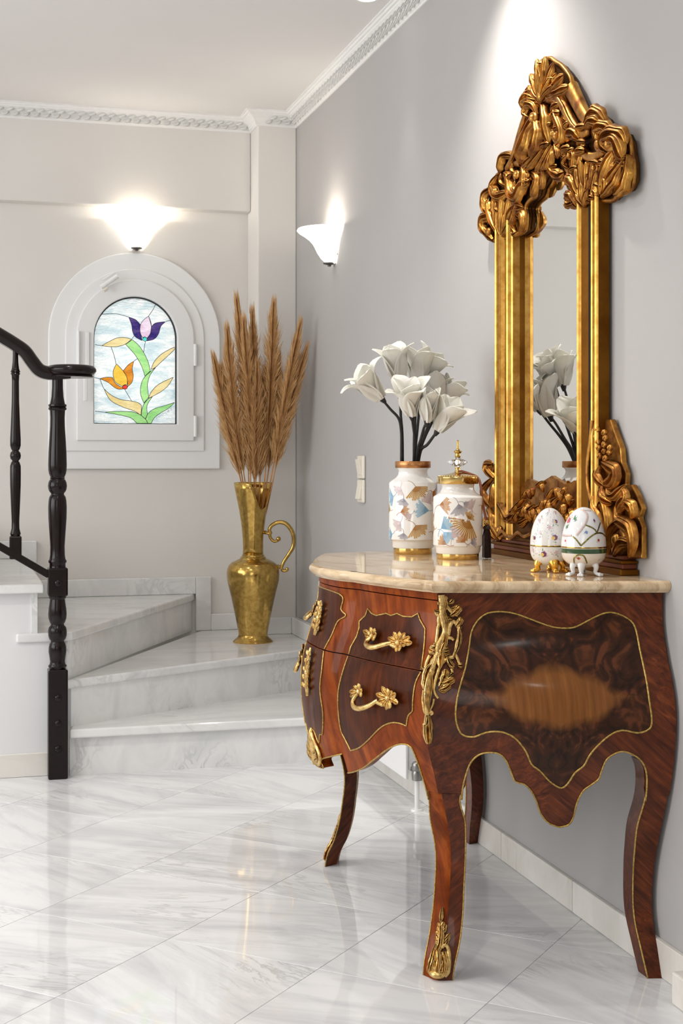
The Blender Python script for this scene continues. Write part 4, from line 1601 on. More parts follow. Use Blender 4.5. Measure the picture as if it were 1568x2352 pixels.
def leg_leaf_mount():
    """gilt sabot on the foot of a front leg, traced from the near one"""
    mb = MB()
    D = 2.925

    def q(x, y, d=0.0):
        px, py = 970 + x / 11.756, 2080 + y / 11.756
        z = max(H - (py - YH) / F * 2.95, 0.001)
        c = Vector((CR.x - oF(z), CR.y - oF(z)))
        a = px - proj((c.x, c.y, z))[0]
        p = c + ds * (a / 1084) if a > 0 else c + df_ * (-a / 792)
        n = Vector((-0.3, -0.95)) if a > 0 else Vector((-0.93, -0.37))
        k = min(abs(a) / 8, 1)
        n = (n * k + Vector((-0.7071, -0.7071)) * (1 - k)).normalized()
        p = p + n * (0.002 + d)
        return Vector((p.x, p.y, z))
    N = Vector((-0.7071, -0.7071, 0))
    mb.leaf([q(545, 400), q(535, 520), q(520, 640), q(500, 760)], N, 0.0055, 0.006, 0, 0.7)
    for side_, x0, y0, x1, y1 in ((1, 540, 950, 650, 820), (1, 540, 1000, 640, 900), (1, 560, 1180, 750, 1050), (1, 560, 1260, 740, 1130), (1, 580, 1300, 700, 1240), (-1, 530, 920, 450, 820), (-1, 520, 1020, 430, 930), (-1, 500, 1150, 400, 1050), (-1, 480, 1250, 390, 1170), (-1, 460, 1360, 380, 1290), (1, 500, 860, 600, 760)):
        pts = [q(x0 + (x1 - x0) * u, y0 + (y1 - y0) * u + 30 * math.sin(PI * u)) for u in np.linspace(0, 1, 6)]
        mb.leaf(pts, N, 0.0052, 0.005, 0, 0.5, 0.003)
    mb.leaf([q(520, 740), q(530, 900), q(530, 1100), q(500, 1300), q(430, 1450), q(370, 1560)], N, 0.010, 0.008, 3, 0.7)
    mb.tube([q(*p) for p in curve([(380, 1480), (345, 1650), (315, 1800), (310, 1950), (250, 2050)], 16)], [0.0060 - 0.0012 * abs(u - 0.4) for u in np.linspace(0, 1, 17)], 8)
    mb.tube([q(*p) for p in curve([(420, 1500), (430, 1650), (400, 1800), (360, 1950)], 12)], 0.0042, 7)
    mb.tube([q(*p) for p in curve([(520, 1400), (580, 1340), (660, 1360), (705, 1480), (725, 1650), (715, 1850), (680, 2000), (600, 2090)], 28)], 0.0055, 8)
    mb.tube([q(*p) for p in curve([(530, 1500), (560, 1620), (540, 1760), (470, 1880), (400, 1950)], 14)], 0.0045, 7)
    for u in np.linspace(0, 1, 12):
        x0, y0 = 600 - 60 * u, 1580 + 420 * u
        mb.tube([q(x0, y0), q(x0 + 90 - 20 * u, y0 - 25 + 40 * u)], [0.0045, 0.003], 6)
    for a in np.linspace(-0.9, 0.9, 6):
        mb.leaf([q(330 + 40 * a, 1960), q(330 + 130 * a, 2040), q(340 + 250 * a, 2110 - 50 * abs(a))], N, 0.005, 0.005, 0, 0.5)
    for pts, w in (([(400, 1330), (320, 1560), (250, 1800), (190, 2040)], 0.0075), ([(420, 1400), (360, 1650), (300, 1850), (240, 2080)], 0.0070), ([(470, 1420), (470, 1650), (440, 1850), (420, 2060)], 0.0080), ([(560, 1560), (610, 1760), (590, 1930), (520, 2070)], 0.0080), ([(620, 1480), (680, 1700), (660, 1900), (600, 2040)], 0.0060)):
        c = curve(pts, 12)
        mb.leaf([q(x, y, 0.003) for x, y in c], N, w, 0.006, 4, 0.6, 0.002)
    # body of the shoe
    mb.sphere(q(430, 1800, -0.014), 0.013, 12, 8, (1, 1, 2.0))
    mb.sphere(q(400, 2050, -0.008), 0.017, 12, 8, (1.2, 1.2, 0.6))
    mb.v = [(x, y, max(z, 0.0008)) for x, y, z in mb.v]
    return mb


shoe = leg_leaf_mount()
fl_edge_s = MB().tube(fleg_edges['side'], 0.0018, 6)
fl_edge_f = MB().tube(fleg_edges['front'], 0.0018, 6)
bk_edge = MB().tube(back_edge, 0.0020, 6)
for fx in (lambda m: m, mirrored):
    o = obj('leg', fx(leg_f), [M_SIDE, M_FRONT], CMB, smooth=True, angle=35)
    obj('sabot', fx(shoe), M_MOUNT, o, smooth=True, angle=60)
    obj('edge_stringing', fx(fl_edge_s), M_STRING, o, smooth=True, angle=180)
    obj('edge_stringing', fx(fl_edge_f), M_STRING, o, smooth=True, angle=180)
    o = obj('leg', fx(leg_b), M_SIDE, CMB, smooth=True, angle=35)
    obj('edge_stringing', fx(bk_edge), M_STRING, o, smooth=True, angle=180)

# corner mounts --------------------------------------------------------------
K6 = 6.357


def cm(x, y, lift=0.002):
    """pixel of the enlarged corner mount -> point on the body near the front corner"""
    px, py = 960 + x / K6, 1350 + y / K6
    s, z = inverse(side, px, py, (0.02, 1.12 - (py - 1054) / 3200 * 2.97))
    if s >= 0.004:
        return on(side, s, z, lift)
    t, z = inverse(front, px, py, (0.01, z))
    if t < 0:
        s = 0.002
        return on(side, 0.003, z, lift)
    n = (normal(front, t, z) + normal(side, 0.01, z)).normalized()
    return front(t, z) + n * lift


NCM = (ray(1005, 1500) * -1).normalized()
mb = MB()


def mpath(pts, n=20, lift=0.003):
    return [cm(x, y, lift) for x, y in curve(pts, n)]


def rods(pts, r0, r1=None, n=22, lift=0.004):
    P = mpath(pts, n, lift)
    r1 = r0 if r1 is None else r1
    r0, r1 = r0 * 1.25, r1 * 1.25
    mb.tube(P, [r0 + (r1 - r0) * k / (len(P) - 1) for k in range(len(P))], 8)


rods([(340, 100), (350, 250), (345, 380), (370, 520), (390, 640), (340, 760), (280, 880), (270, 980), (230, 1100), (195, 1230), (160, 1380), (140, 1560), (130, 1720), (125, 1850)], 0.0065, 0.0045, 44, 0.005)
rods([(400, 250), (470, 340), (520, 390), (575, 400)], 0.0042, 0.0030)
rods([(430, 700), (460, 560), (500, 490), (545, 520), (590, 600), (590, 700), (560, 830), (540, 950), (510, 1020)], 0.0048, 0.0036, 30)
rods([(290, 850), (330, 780), (410, 740), (480, 740), (515, 775)], 0.0048, 0.0030)
rods([(510, 1020), (430, 1045), (370, 1090), (310, 1180), (270, 1290), (240, 1400), (235, 1500), (260, 1570), (295, 1610)], 0.0044, 0.0028, 30)
rods([(180, 1000), (130, 1120), (110, 1250), (95, 1380), (120, 1500)], 0.0036, 0.0028)
rods([(270, 350), (300, 480), (290, 600), (260, 720), (235, 830)], 0.0034, 0.0026)
rods([(100, 1500), (80, 1620), (90, 1740), (115, 1850)], 0.0030, 0.0022)
rods([(540, 980), (575, 1050), (600, 1110), (640, 1120)], 0.0036, 0.0024)
rods([(440, 1090), (480, 1160), (500, 1250)], 0.0034, 0.0026)
rods([(160, 1820), (200, 1800), (210, 1830), (180, 1850)], 0.0026, 0.0022, 10)
rods([(230, 1620), (215, 1700), (170, 1790)], 0.0026, 0.0018, 10)


def lf(p0, p1, w, bend=0.0, lobes=0, lift=0.004, l2=0.005):
    dx, dy = p1[0] - p0[0], p1[1] - p0[1]
    pts = []
    for u in np.linspace(0, 1, 8):
        b = bend * math.sin(PI * u)
        pts.append(cm(p0[0] + dx * u - dy * b, p0[1] + dy * u + dx * b, lift))
    mb.leaf(pts, NCM, w * 1.55, l2 * 1.4, lobes, 0.45, 0.003)


for p0, p1, w in (((430, 230), (510, 160), 0.004), ((470, 300), (605, 250), 0.0045), ((500, 340), (620, 300), 0.004), ((540, 490), (635, 430), 0.0042), ((560, 560), (625, 480), 0.0036), ((580, 620), (620, 560), 0.003),
                  ((350, 200), (390, 110), 0.005), ((330, 240), (300, 210), 0.004), ((300, 380), (265, 340), 0.003), ((360, 420), (430, 400), 0.003), ((380, 450), (470, 430), 0.003), ((400, 480), (510, 465), 0.003),
                  ((300, 860), (190, 910), 0.0045), ((280, 920), (180, 980), 0.004), ((330, 860), (440, 850), 0.0032), ((330, 900), (450, 900), 0.0032), ((330, 940), (450, 940), 0.0032), ((340, 990), (470, 985), 0.003),
                  ((300, 1340), (400, 1220), 0.004), ((320, 1370), (460, 1290), 0.004), ((340, 1400), (480, 1360), 0.004), ((330, 1430), (430, 1430), 0.004), ((290, 1480), (410, 1510), 0.0036), ((430, 1340), (525, 1350), 0.0045), ((440, 1280), (510, 1250), 0.0035), ((460, 1160), (530, 1170), 0.003),
                  ((570, 1130), (645, 1140), 0.0045), ((110, 1250), (85, 1180), 0.0025)):
    lf(p0, p1, w, 0.12)
for p0, p1, w, lb in (((345, 400), (345, 105), 0.0080, 3), ((385, 700), (335, 330), 0.0070, 3), ((285, 1010), (390, 640), 0.0070, 4), ((255, 1010), (112, 1490), 0.0075, 4), ((232, 1060), (150, 1810), 0.0065, 6), ((420, 745), (320, 1180), 0.0070, 5),
                      ((515, 1020), (600, 620), 0.0045, 0), ((320, 1410), (525, 1330), 0.0075, 3), ((305, 1450), (405, 1205), 0.0075, 3), ((460, 410), (612, 270), 0.0075, 3), ((535, 570), (632, 440), 0.0065, 3), ((300, 1500), (470, 1420), 0.0065, 3), ((420, 1010), (520, 1180), 0.0055, 3), ((270, 1000), (185, 920), 0.0060, 2)):
    lf(p0, p1, w, 0.08, lb, 0.0055, 0.0050)
lf((135, 1830), (140, 2260), 0.0075, 0.02, 0, 0.003, 0.006)
lf((120, 1860), (110, 2050), 0.004, 0.0, 0, 0.004, 0.005)
lf((170, 1860), (185, 2080), 0.004, 0.0, 0, 0.004, 0.004)
for y in np.linspace(1480, 1800, 14):
    mb.sphere(cm(150 - (y - 1480) * 0.1, y, 0.006), 0.0026, 7, 5)
mb.sphere(cm(290, 990, 0.006), 0.008, 10, 7)
mb.sphere(cm(195, 1235, 0.006), 0.007, 10, 7)
mb.lathe([(0.0, 0)], (0, 0, 0), 4) if False else None
for fx in (lambda m: m, mirrored):
    obj('corner_mount', fx(mb), M_MOUNT, CMB, smooth=True, angle=60)

# drawer pulls ---------------------------------------------------------------
E8 = 3.564


def fpt(x, y, lift=0.003):
    px, py = 680 + x / E8, 1260 + y / E8
    t, z = inverse(front, px, py, (0.12, 1.12 - (py - 1054) / 3200 * 3.1))
    return on(front, t, z, lift), normal(front, t, z)


def pull(left, bail, right, seed):
    mb = MB()
    rs = random.Random(seed)

    def fan(c, tips, w):
        for x, y in tips:
            pts = []
            N = None
            for u in np.linspace(0, 1, 7):
                p, N = fpt(c[0] + (x - c[0]) * u + 8 * math.sin(PI * u), c[1] + (y - c[1]) * u, 0.004 + 0.006 * math.sin(PI * u * 0.7))
                pts.append(p)
            mb.leaf(pts, N, w, 0.0045, 2, 0.35, 0.003)
        p, N = fpt(c[0], c[1], 0.006)
        mb.sphere(p, 0.008, 10, 7)
    fan(left[0], left[1], 0.0078)
    fan(right[0], right[1], 0.0082)
    P = []
    m = curve(bail, 18)
    for k, (x, y) in enumerate(m):
        u = k / (len(m) - 1)
        p, N = fpt(x, y, 0.009 + 0.014 * math.sin(PI * u))
        P.append(p)
    mb.tube(P, [0.0048 + 0.0015 * math.sin(PI * k / (len(P) - 1)) for k in range(len(P))], 10)
    for a in range(5):
        p, N = fpt(bail[-1][0] + 6 + a * 9, bail[-1][1] + 18 + a * 4, 0.012)
        mb.sphere(p, 0.0045, 8, 6)
    return mb


pu = pull(((640, 725), [(585, 680), (600, 720), (640, 655), (680, 665), (690, 710), (600, 765), (670, 760)]),
          [(640, 740), (622, 790), (650, 828), (700, 835), (760, 808), (805, 785)],
          ((850, 780), [(785, 740), (830, 695), (880, 690), (925, 700), (965, 735), (980, 785), (930, 800), (900, 775), (850, 855), (820, 820), (800, 790), (875, 850)]), 1)
pl = pull(((535, 1170), [(475, 1170), (490, 1195), (505, 1130), (545, 1110), (575, 1165), (480, 1205), (570, 1205)]),
          [(530, 1190), (520, 1245), (548, 1290), (600, 1298), (650, 1278), (695, 1240)],
          ((770, 1225), [(690, 1190), (735, 1135), (780, 1150), (820, 1170), (850, 1190), (868, 1260), (825, 1240), (770, 1310), (740, 1280), (710, 1250), (800, 1300)]), 2)
for dr, mbp in ((dr_u, pu), (dr_l, pl)):
    for fx in (lambda m: m, mirrored):
        obj('drawer_pull', fx(mbp), M_MOUNT, dr, smooth=True, angle=60)

# keyhole escutcheons and apron mount in the middle of the front


def mid_mount(z0, z1, w, scroll=False):
    mb = MB()

    def q(u, v, l=0.004):
        return on(front, FL / 2 + u, v, l)
    N = Vector((-1, 0, 0))
    zc = (z0 + z1) / 2
    h = (z1 - z0) / 2
    for sg in (-1, 1):
        if scroll:
            pts = [(0.0, z1), (sg * w * 0.35, zc + h * 0.45), (sg * w * 0.8, zc + h * 0.1), (sg * w, zc - h * 0.3), (sg * w * 0.8, zc - h * 0.75), (sg * w * 0.45, zc - h * 0.75), (sg * w * 0.35, zc - h * 0.4), (sg * w * 0.6, zc - h * 0.25)]
            mb.tube([q(a, b) for a, b in curve(pts, 34)], 0.0058, 8)
            mb.tube([q(a * 0.8, b * 1.0 + 0.004, 0.003) for a, b in curve(pts, 34)], 0.0035, 8)
        for k in range(2 if scroll else 5):
            z_ = z0 + (z1 - z0) * (0.15 + 0.17 * k)
            pts = [q(sg * w * u * (0.9 - 0.1 * k), z_ + 0.012 * u * u, 0.004 + 0.003 * u) for u in np.linspace(0.05, 1, 6)]
            mb.leaf(pts, N, 0.0065, 0.006, 2, 0.3, 0.003)
    mb.leaf([q(0, z0 + (z1 - z0) * u, 0.004) for u in np.linspace(0, 1, 12)], N, w * 0.35, 0.009, 4, 0.5, 0.003)
    mb.sphere(q(0, zc, 0.004), 0.011, 10, 7)
    return mb


obj('keyhole_mount', mid_mount(0.690, 0.775, 0.034), M_MOUNT, dr_u, smooth=True, angle=60)
obj('keyhole_mount', mid_mount(0.545, 0.660, 0.032), M_MOUNT, dr_l, smooth=True, angle=60)
obj('apron_mount', mid_mount(0.378, 0.462, 0.055, True), M_MOUNT, dr_l, smooth=True, angle=60)

# marble top -----------------------------------------------------------------


def top_outline(off):
    base = [Vector((XW - 0.001, BK.y - off * 0.9 + 0.0))]
    base += [Vector((BK.x * 0 + CR.lerp(BK, k).x, CR.lerp(BK, k).y - off)) for k in (0.92, 0.8, 0.6, 0.4, 0.2)]
    base += [Vector((CR.x + 0.03, CR.y - 0.006 - off)), Vector((CR.x + 0.010, CR.y - off)), Vector((CR.x - off * 0.75, CR.y - off * 0.62)), Vector((CR.x - off * 1.0, CR.y + 0.012))]
    for i in range(3, len(half)):
        p = Vector(half[i])
        a, b = Vector(half[max(i - 1, 0)]), Vector(half[min(i + 1, len(half) - 1)])
        t = (b - a).normalized()
        n = Vector((-t.y, t.x))
        if n.x > 0:
            n = -n
        base.append(p + n * off)
    return base


rings = [(0.010, ZT - 0.0005), (0.016, ZT + 0.001), (0.018, ZT + 0.004), (0.022, ZT + 0.006), (0.026, ZT + 0.011), (0.027, ZT + 0.016), (0.0255, ZT + 0.021), (0.022, ZTOP - 0.002), (0.017, ZTOP), (0.012, ZTOP)]
vs, fs = [], []
for off, z in rings:
    h_ = top_outline(off)
    full = h_ + [Vector((p.x, 2 * YC - p.y)) for p in h_[-2::-1]]
    full = [Vector((max(p.x, 0), p.y)) for p in full]
    vs += [(p.x, p.y, z) for p in full]
m_ = len(full)
for a in range(len(rings) - 1):
    for k in range(m_):
        k2 = (k + 1) % m_
        fs.append((a * m_ + k, a * m_ + k2, (a + 1) * m_ + k2, (a + 1) * m_ + k))
fs += [tuple(range(m_))[::-1], tuple((len(rings) - 1) * m_ + k for k in range(m_))]
tp = obj('marble_top', MB().add(vs, fs), M_CREAM, CMB, smooth=True, angle=40)
tp['label'] = 'polished cream marble slab with a moulded edge'

# ------------------------------------------------------------------ gilt mirror
YM = 3.286
MR = thing('carved_mirror', 'tall carved gilt mirror standing on the commode against the grey wall', 'mirror', (1.455, 3.23, ZTOP))
XB0 = 1.476                        # back of the frame, a hair off the wall


def hx(h):
    return XB0 - h


M_GILTDARK = metal('shade_dark_gilt_ground', (0.045, 0.017, 0.006), (0.14, 0.058, 0.014), 0.5, 24)  # dark board colour stands in for shade in the hollows of the carving
# stepped base
base = obj('base_moulding', MB().box(1.430, XB0, 2.832, 3.630, ZTOP, ZTOP + 0.014), M_GILTF, MR, bevel=0.003)
obj('base_moulding', MB().box(1.440, XB0, 2.842, 3.620, ZTOP + 0.014, ZTOP + 0.026), M_BOLE, MR, bevel=0.002)
obj('base_moulding', MB().box(1.434, XB0, 2.836, 3.626, ZTOP + 0.026, ZTOP + 0.034), M_GILTF, MR, bevel=0.003)
obj('base_moulding', MB().box(1.444, XB0, 2.850, 3.612, ZTOP + 0.034, ZTOP + 0.044), M_BOLE, MR, bevel=0.002)
ZB0 = ZTOP + 0.044
# side posts: (distance from the outer edge, height, material)
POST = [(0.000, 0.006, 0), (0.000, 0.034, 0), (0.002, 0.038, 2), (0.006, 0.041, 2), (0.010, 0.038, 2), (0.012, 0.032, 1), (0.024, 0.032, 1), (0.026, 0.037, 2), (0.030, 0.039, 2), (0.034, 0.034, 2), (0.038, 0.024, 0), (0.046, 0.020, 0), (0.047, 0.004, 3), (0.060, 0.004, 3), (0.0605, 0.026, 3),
        (0.062, 0.030, 0), (0.088, 0.036, 0), (0.091, 0.042, 2), (0.096, 0.044, 2), (0.101, 0.041, 2), (0.104, 0.033, 1), (0.109, 0.030, 2), (0.114, 0.012, 0), (0.114, 0.004, 0)]  # the last material paints the groove's shade as a near-black strip
ZP0, ZP1 = ZB0, 1.765
for sg, y0 in ((1, 2.968), (-1, 2 * YM - 2.968)):
    vs, fs, mi = [], [], []
    n = len(POST)
    for z in (ZP0, ZP1):
        for d, h, m in POST:
            vs.append((hx(h), y0 + sg * d, z))
    mb = MB()
    for k in range(n - 1):
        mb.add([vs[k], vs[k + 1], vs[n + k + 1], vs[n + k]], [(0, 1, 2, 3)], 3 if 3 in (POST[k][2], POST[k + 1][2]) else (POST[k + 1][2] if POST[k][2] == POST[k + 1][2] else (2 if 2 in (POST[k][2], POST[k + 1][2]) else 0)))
    mb.add([vs[0], vs[n - 1], vs[2 * n - 1], vs[n]], [(0, 3, 2, 1)], 0)
    mb.add(vs[n:], [tuple(range(n))], 0)
    obj('side_post', mb, [M_GILTF, M_BOLE, metal('bright_gilt_bead', (0.40, 0.19, 0.035), (0.58, 0.33, 0.08), 0.28, 40) if sg == 1 else bpy.data.materials['bright_gilt_bead'], M_LEADGROOVE], MR)
# glass and back board
zc_ = 1.745
gp = [(3.060, ZB0 + 0.04), (3.512, ZB0 + 0.04)] + [(YM + 0.226 * math.cos(a), zc_ + 0.14 * math.sin(a)) for a in np.linspace(0, PI, 25)]
obj('mirror_glass', MB().prism([(1.4715, y, z) for y, z in gp], (0.003, 0, 0)), M_MIRROR, MR)


def C5(x, y, h=0.012):
    p = PX(1080 + x / 3.92, 120 + y / 3.92, 1.446)
    return Vector((1.464 - h * 0.72, p.y, p.z))


def C6(x, y, h=0.012):
    p = PX(1080 + x / 3.733, 900 + y / 3.733, 1.446)
    return Vector((1.462 - h, p.y, p.z))


NX_ = Vector((-1, 0, 0))


def band(mb, pts, r0, r1=None, h=0.014, fn=C5, n=26, flat=0.7, hs=None):
    c = curve(pts, n)
    r1 = r0 if r1 is None else r1
    m = len(c)
    mb.tube([fn(x, y, h + (hs * math.sin(PI * k / (m - 1)) if hs else 0)) for k, (x, y) in enumerate(c)], [r0 + (r1 - r0) * k / (m - 1) for k in range(m)], 10, up=NX_, flat=flat)


def lea(mb, pts, w, lift=0.012, lobes=0, h=0.010, fn=C5, n=14, curl=0.008, tip=0.3, hs=0.006):
    c = curve(pts, n)
    m = len(c)
    mb.leaf([fn(x, y, h + hs * math.sin(PI * k / (m - 1))) for k, (x, y) in enumerate(c)], NX_, w, lift * 0.9, lobes, tip, curl * 0.8)


def curl_(mb, c, r, turns, a0, rad, h=0.016, fn=C5, sg=1):
    n = int(14 * turns) + 6
    pts = []
    for k in range(n):
        u = k / (n - 1)
        a = a0 + sg * u * turns * 2 * PI
        rr = r * (1 - 0.8 * u)
        pts.append(fn(c[0] + rr * 0.75 * math.cos(a), c[1] + rr * math.sin(a), h + 0.012 * u))
    mb.tube(pts, [rad * (1 - 0.45 * k / (n - 1)) for k in range(n)], 9)
    mb.sphere(fn(c[0], c[1], h + 0.010), rad * 1.2, 9, 6)


# backing of the crest
crest = [(590, 130), (620, 75), (690, 52), (740, 85), (800, 125), (870, 220), (895, 310), (955, 420), (1030, 585), (1120, 545), (1195, 600), (1230, 650), (1290, 710), (1375, 735), (1405, 800), (1415, 890), (1435, 1000), (1435, 1150), (1395, 1245), (1300, 1285), (1255, 1330), (1130, 1340), (1080, 1385), (990, 1395), (960, 1360), (905, 1395), (855, 1360), (850, 1290), (895, 1250), (855, 1195), (855, 1130), (790, 1115), (725, 1095), (690, 1065), (645, 1090), (600, 1180), (575, 1215), (555, 1290), (500, 1340), (470, 1400), (480, 1490), (465, 1600), (400, 1640), (330, 1665), (240, 1685), (180, 1695), (150, 1645), (115, 1580), (115, 1480), (150, 1450), (120, 1380), (125, 1270), (200, 1210), (205, 1120), (240, 1080), (245, 1000), (285, 925), (370, 915), (425, 800), (445, 640), (485, 490), (475, 420), (535, 350), (545, 240)]
obj('crest_board', MB().prism([C5(x, y, 0.006) for x, y in crest], (0.012, 0, 0)), M_GILTDARK, MR, bevel=0.003)

mb = MB()
mb.tube([C5(x, y, 0.012) for x, y in curve(crest, 220, True)], 0.0062, 7, closed=True)
obj('crest_rim', mb, M_GILT, MR, smooth=True, angle=180)
# small foliage and curls filling the ground between the large scrolls
mb = MB()
rs = random.Random(17)
cnt = 0
while cnt < 110:
    x, y = rs.uniform(120, 1430), rs.uniform(80, 1680)
    if not inside((x, y), crest):
        continue
    cnt += 1
    a = math.atan2(y - 1500, x - 780) + rs.uniform(-0.7, 0.7)
    L = rs.uniform(60, 120)
    q1 = (x + 0.5 * L * math.cos(a), y + 0.5 * L * math.sin(a))
    q2 = (x + L * math.cos(a + 0.5), y + L * math.sin(a + 0.5))
    if not inside(q2, crest):
        continue
    lea(mb, [(x, y), q1, q2], rs.uniform(0.007, 0.013), 0.012, rs.choice((0, 2, 3)), rs.uniform(0.008, 0.026), curl=0.010)
    if cnt % 4 == 0:
        curl_(mb, (x, y), rs.uniform(24, 40), 1.2, rs.uniform(0, 6), 0.0055, rs.uniform(0.014, 0.03))
obj('small_foliage', mb, M_GILT, MR, smooth=True, angle=70)['kind'] = 'stuff'

# shell at the very top
mb = MB()
for tx, ty, w in ((615, 85, 0.018), (690, 60, 0.020), (560, 215, 0.016), (540, 320, 0.014), (480, 430, 0.016), (760, 120, 0.018), (850, 220, 0.020), (890, 320, 0.018)):
    bx, by = 655, 440
    mx, my = (bx + tx) / 2 + (by - ty) * 0.03, (by + ty) / 2
    lea(mb, [(bx, by), (mx, my), (tx, ty)], w, 0.016, 3, 0.014, curl=0.016, tip=0.55, hs=0.010)
for tx, ty in ((640, 170), (600, 250), (590, 330), (700, 180), (760, 240), (780, 310)):
    lea(mb, [(655, 440), ((655 + tx) / 2, (440 + ty) / 2), (tx, ty)], 0.010, 0.012, 2, 0.030, curl=0.012)
mb.sphere(C5(660, 400, 0.03), 0.016, 10, 7)
obj('crest_shell', mb, M_GILT, MR, smooth=True, angle=70)

mb = MB()
band(mb, [(705, 395), (760, 395), (820, 450), (860, 540), (905, 630), (950, 695), (1000, 738), (1040, 722), (1045, 690)], 0.020, 0.010, 0.020)
band(mb, [(880, 330), (930, 430), (980, 530), (1030, 610)], 0.024, 0.018, 0.012)
band(mb, [(720, 380), (790, 395), (850, 480), (890, 570), (935, 650), (985, 700)], 0.006, 0.005, 0.036)
lea(mb, [(1030, 640), (1070, 570), (1140, 545), (1215, 640)], 0.026, 0.018, 3)
lea(mb, [(1050, 690), (1110, 620), (1180, 630)], 0.018, 0.016, 2, 0.022)
lea(mb, [(1130, 790), (1140, 700), (1210, 665), (1285, 712)], 0.022, 0.018, 3, 0.016)
curl_(mb, (1160, 830), 70, 1.2, -1.5, 0.010)
obj('scrollwork', mb, M_GILT, MR, smooth=True, angle=70)

mb = MB()
lea(mb, [(1245, 900), (1205, 850), (1225, 770), (1310, 732), (1385, 755), (1408, 830)], 0.028, 0.022, 3, 0.016, n=20)
lea(mb, [(1260, 880), (1290, 800), (1350, 800), (1385, 900), (1400, 960)], 0.026, 0.020, 2, 0.024, n=16)
curl_(mb, (1270, 830), 50, 1.3, 0, 0.009, 0.026)
lea(mb, [(1170, 1270), (1200, 1130), (1245, 1010), (1290, 900)], 0.022, 0.018, 0, 0.018)
lea(mb, [(1190, 1280), (1260, 1150), (1330, 1060), (1410, 930)], 0.020, 0.018, 3, 0.016)
lea(mb, [(1415, 930), (1432, 1030), (1420, 1140), (1380, 1220), (1300, 1275)], 0.024, 0.020, 4, 0.016, n=18)
lea(mb, [(1210, 1290), (1280, 1230), (1340, 1160), (1380, 1040)], 0.018, 0.018, 2, 0.024)
lea(mb, [(1180, 1300), (1230, 1240), (1240, 1180), (1210, 1150)], 0.016, 0.014, 0, 0.020)
curl_(mb, (1340, 1120), 60, 1.2, 0.5, 0.010, 0.022)
obj('corner_carving', mb, M_GILT, MR, smooth=True, angle=70)

mb = MB()
band(mb, [(1000, 890), (1050, 940), (1120, 940), (1185, 885), (1190, 820)], 0.014, 0.010, 0.018)
lea(mb, [(870, 800), (895, 735), (955, 725), (985, 780)], 0.024, 0.020, 3, 0.014)
band(mb, [(870, 830), (838, 930), (855, 1040), (895, 1085), (955, 1000), (995, 820)], 0.009, 0.007, 0.020)
band(mb, [(1000, 820), (990, 920), (960, 1010), (920, 1080)], 0.008, 0.006, 0.016)
lea(mb, [(900, 880), (930, 960), (900, 1060)], 0.016, 0.014, 2, 0.010)
for tx, ty, w in ((960, 1050, 0.016), (1005, 985, 0.016), (1060, 1000, 0.018), (1115, 985, 0.016), (1150, 1080, 0.016), (985, 1130, 0.014), (1090, 1130, 0.016)):
    lea(mb, [(1050, 1370), ((1050 + tx) / 2 + (tx - 1050) * 0.2, (1370 + ty) / 2), (tx, ty)], w, 0.014, 3, 0.016, curl=0.014)
for tx, ty in ((1000, 1290), (1040, 1190), (1100, 1250)):
    lea(mb, [(1050, 1390), ((1050 + tx) / 2, (1390 + ty) / 2), (tx, ty)], 0.014, 0.012, 2, 0.030, curl=0.012)
lea(mb, [(965, 1290), (930, 1180), (855, 1135)], 0.024, 0.018, 4, 0.014)
lea(mb, [(950, 1390), (910, 1300), (852, 1300)], 0.020, 0.016, 3, 0.014)
lea(mb, [(950, 1340), (900, 1370), (860, 1360)], 0.014, 0.014, 2, 0.016)
obj('capital_carving', mb, M_GILT, MR, smooth=True, angle=70)

# middle of the crest
mb = MB()
lea(mb, [(610, 560), (560, 660), (520, 790), (470, 900), (450, 1000)], 0.040, 0.030, 3, 0.012, n=18)
lea(mb, [(650, 470), (690, 560), (705, 680), (720, 830)], 0.026, 0.024, 3, 0.016)
lea(mb, [(600, 620), (640, 720), (620, 830), (560, 930)], 0.030, 0.026, 4, 0.022)
lea(mb, [(760, 450), (770, 560), (830, 680), (830, 760), (770, 830)], 0.020, 0.020, 2, 0.014, n=16)
curl_(mb, (790, 760), 50, 1.3, 1.0, 0.009, 0.022)
curl_(mb, (600, 600), 45, 1.1, 3.0, 0.010, 0.030)
band(mb, [(740, 420), (725, 520), (740, 620), (720, 740)], 0.010, 0.006, 0.018)
for bx, by, tx, ty in ((720, 830, 600, 1060), (740, 850, 650, 1060), (740, 870, 690, 1050), (740, 890, 730, 1010), (660, 860, 520, 1050), (600, 900, 480, 1030), (760, 830, 800, 940)):
    lea(mb, [(bx, by), ((bx + tx) / 2 + 15, (by + ty) / 2), (tx, ty)], 0.015, 0.014, 2, 0.018, curl=0.010)
lea(mb, [(690, 1000), (740, 1080), (810, 1115), (840, 1090)], 0.020, 0.016, 3, 0.014)
lea(mb, [(640, 480), (560, 400), (500, 430), (480, 500)], 0.024, 0.020, 3, 0.018)
lea(mb, [(620, 560), (590, 480), (540, 470), (520, 520)], 0.018, 0.016, 2, 0.024)
obj('cartouche_carving', mb, M_GILT, MR, smooth=True, angle=70)

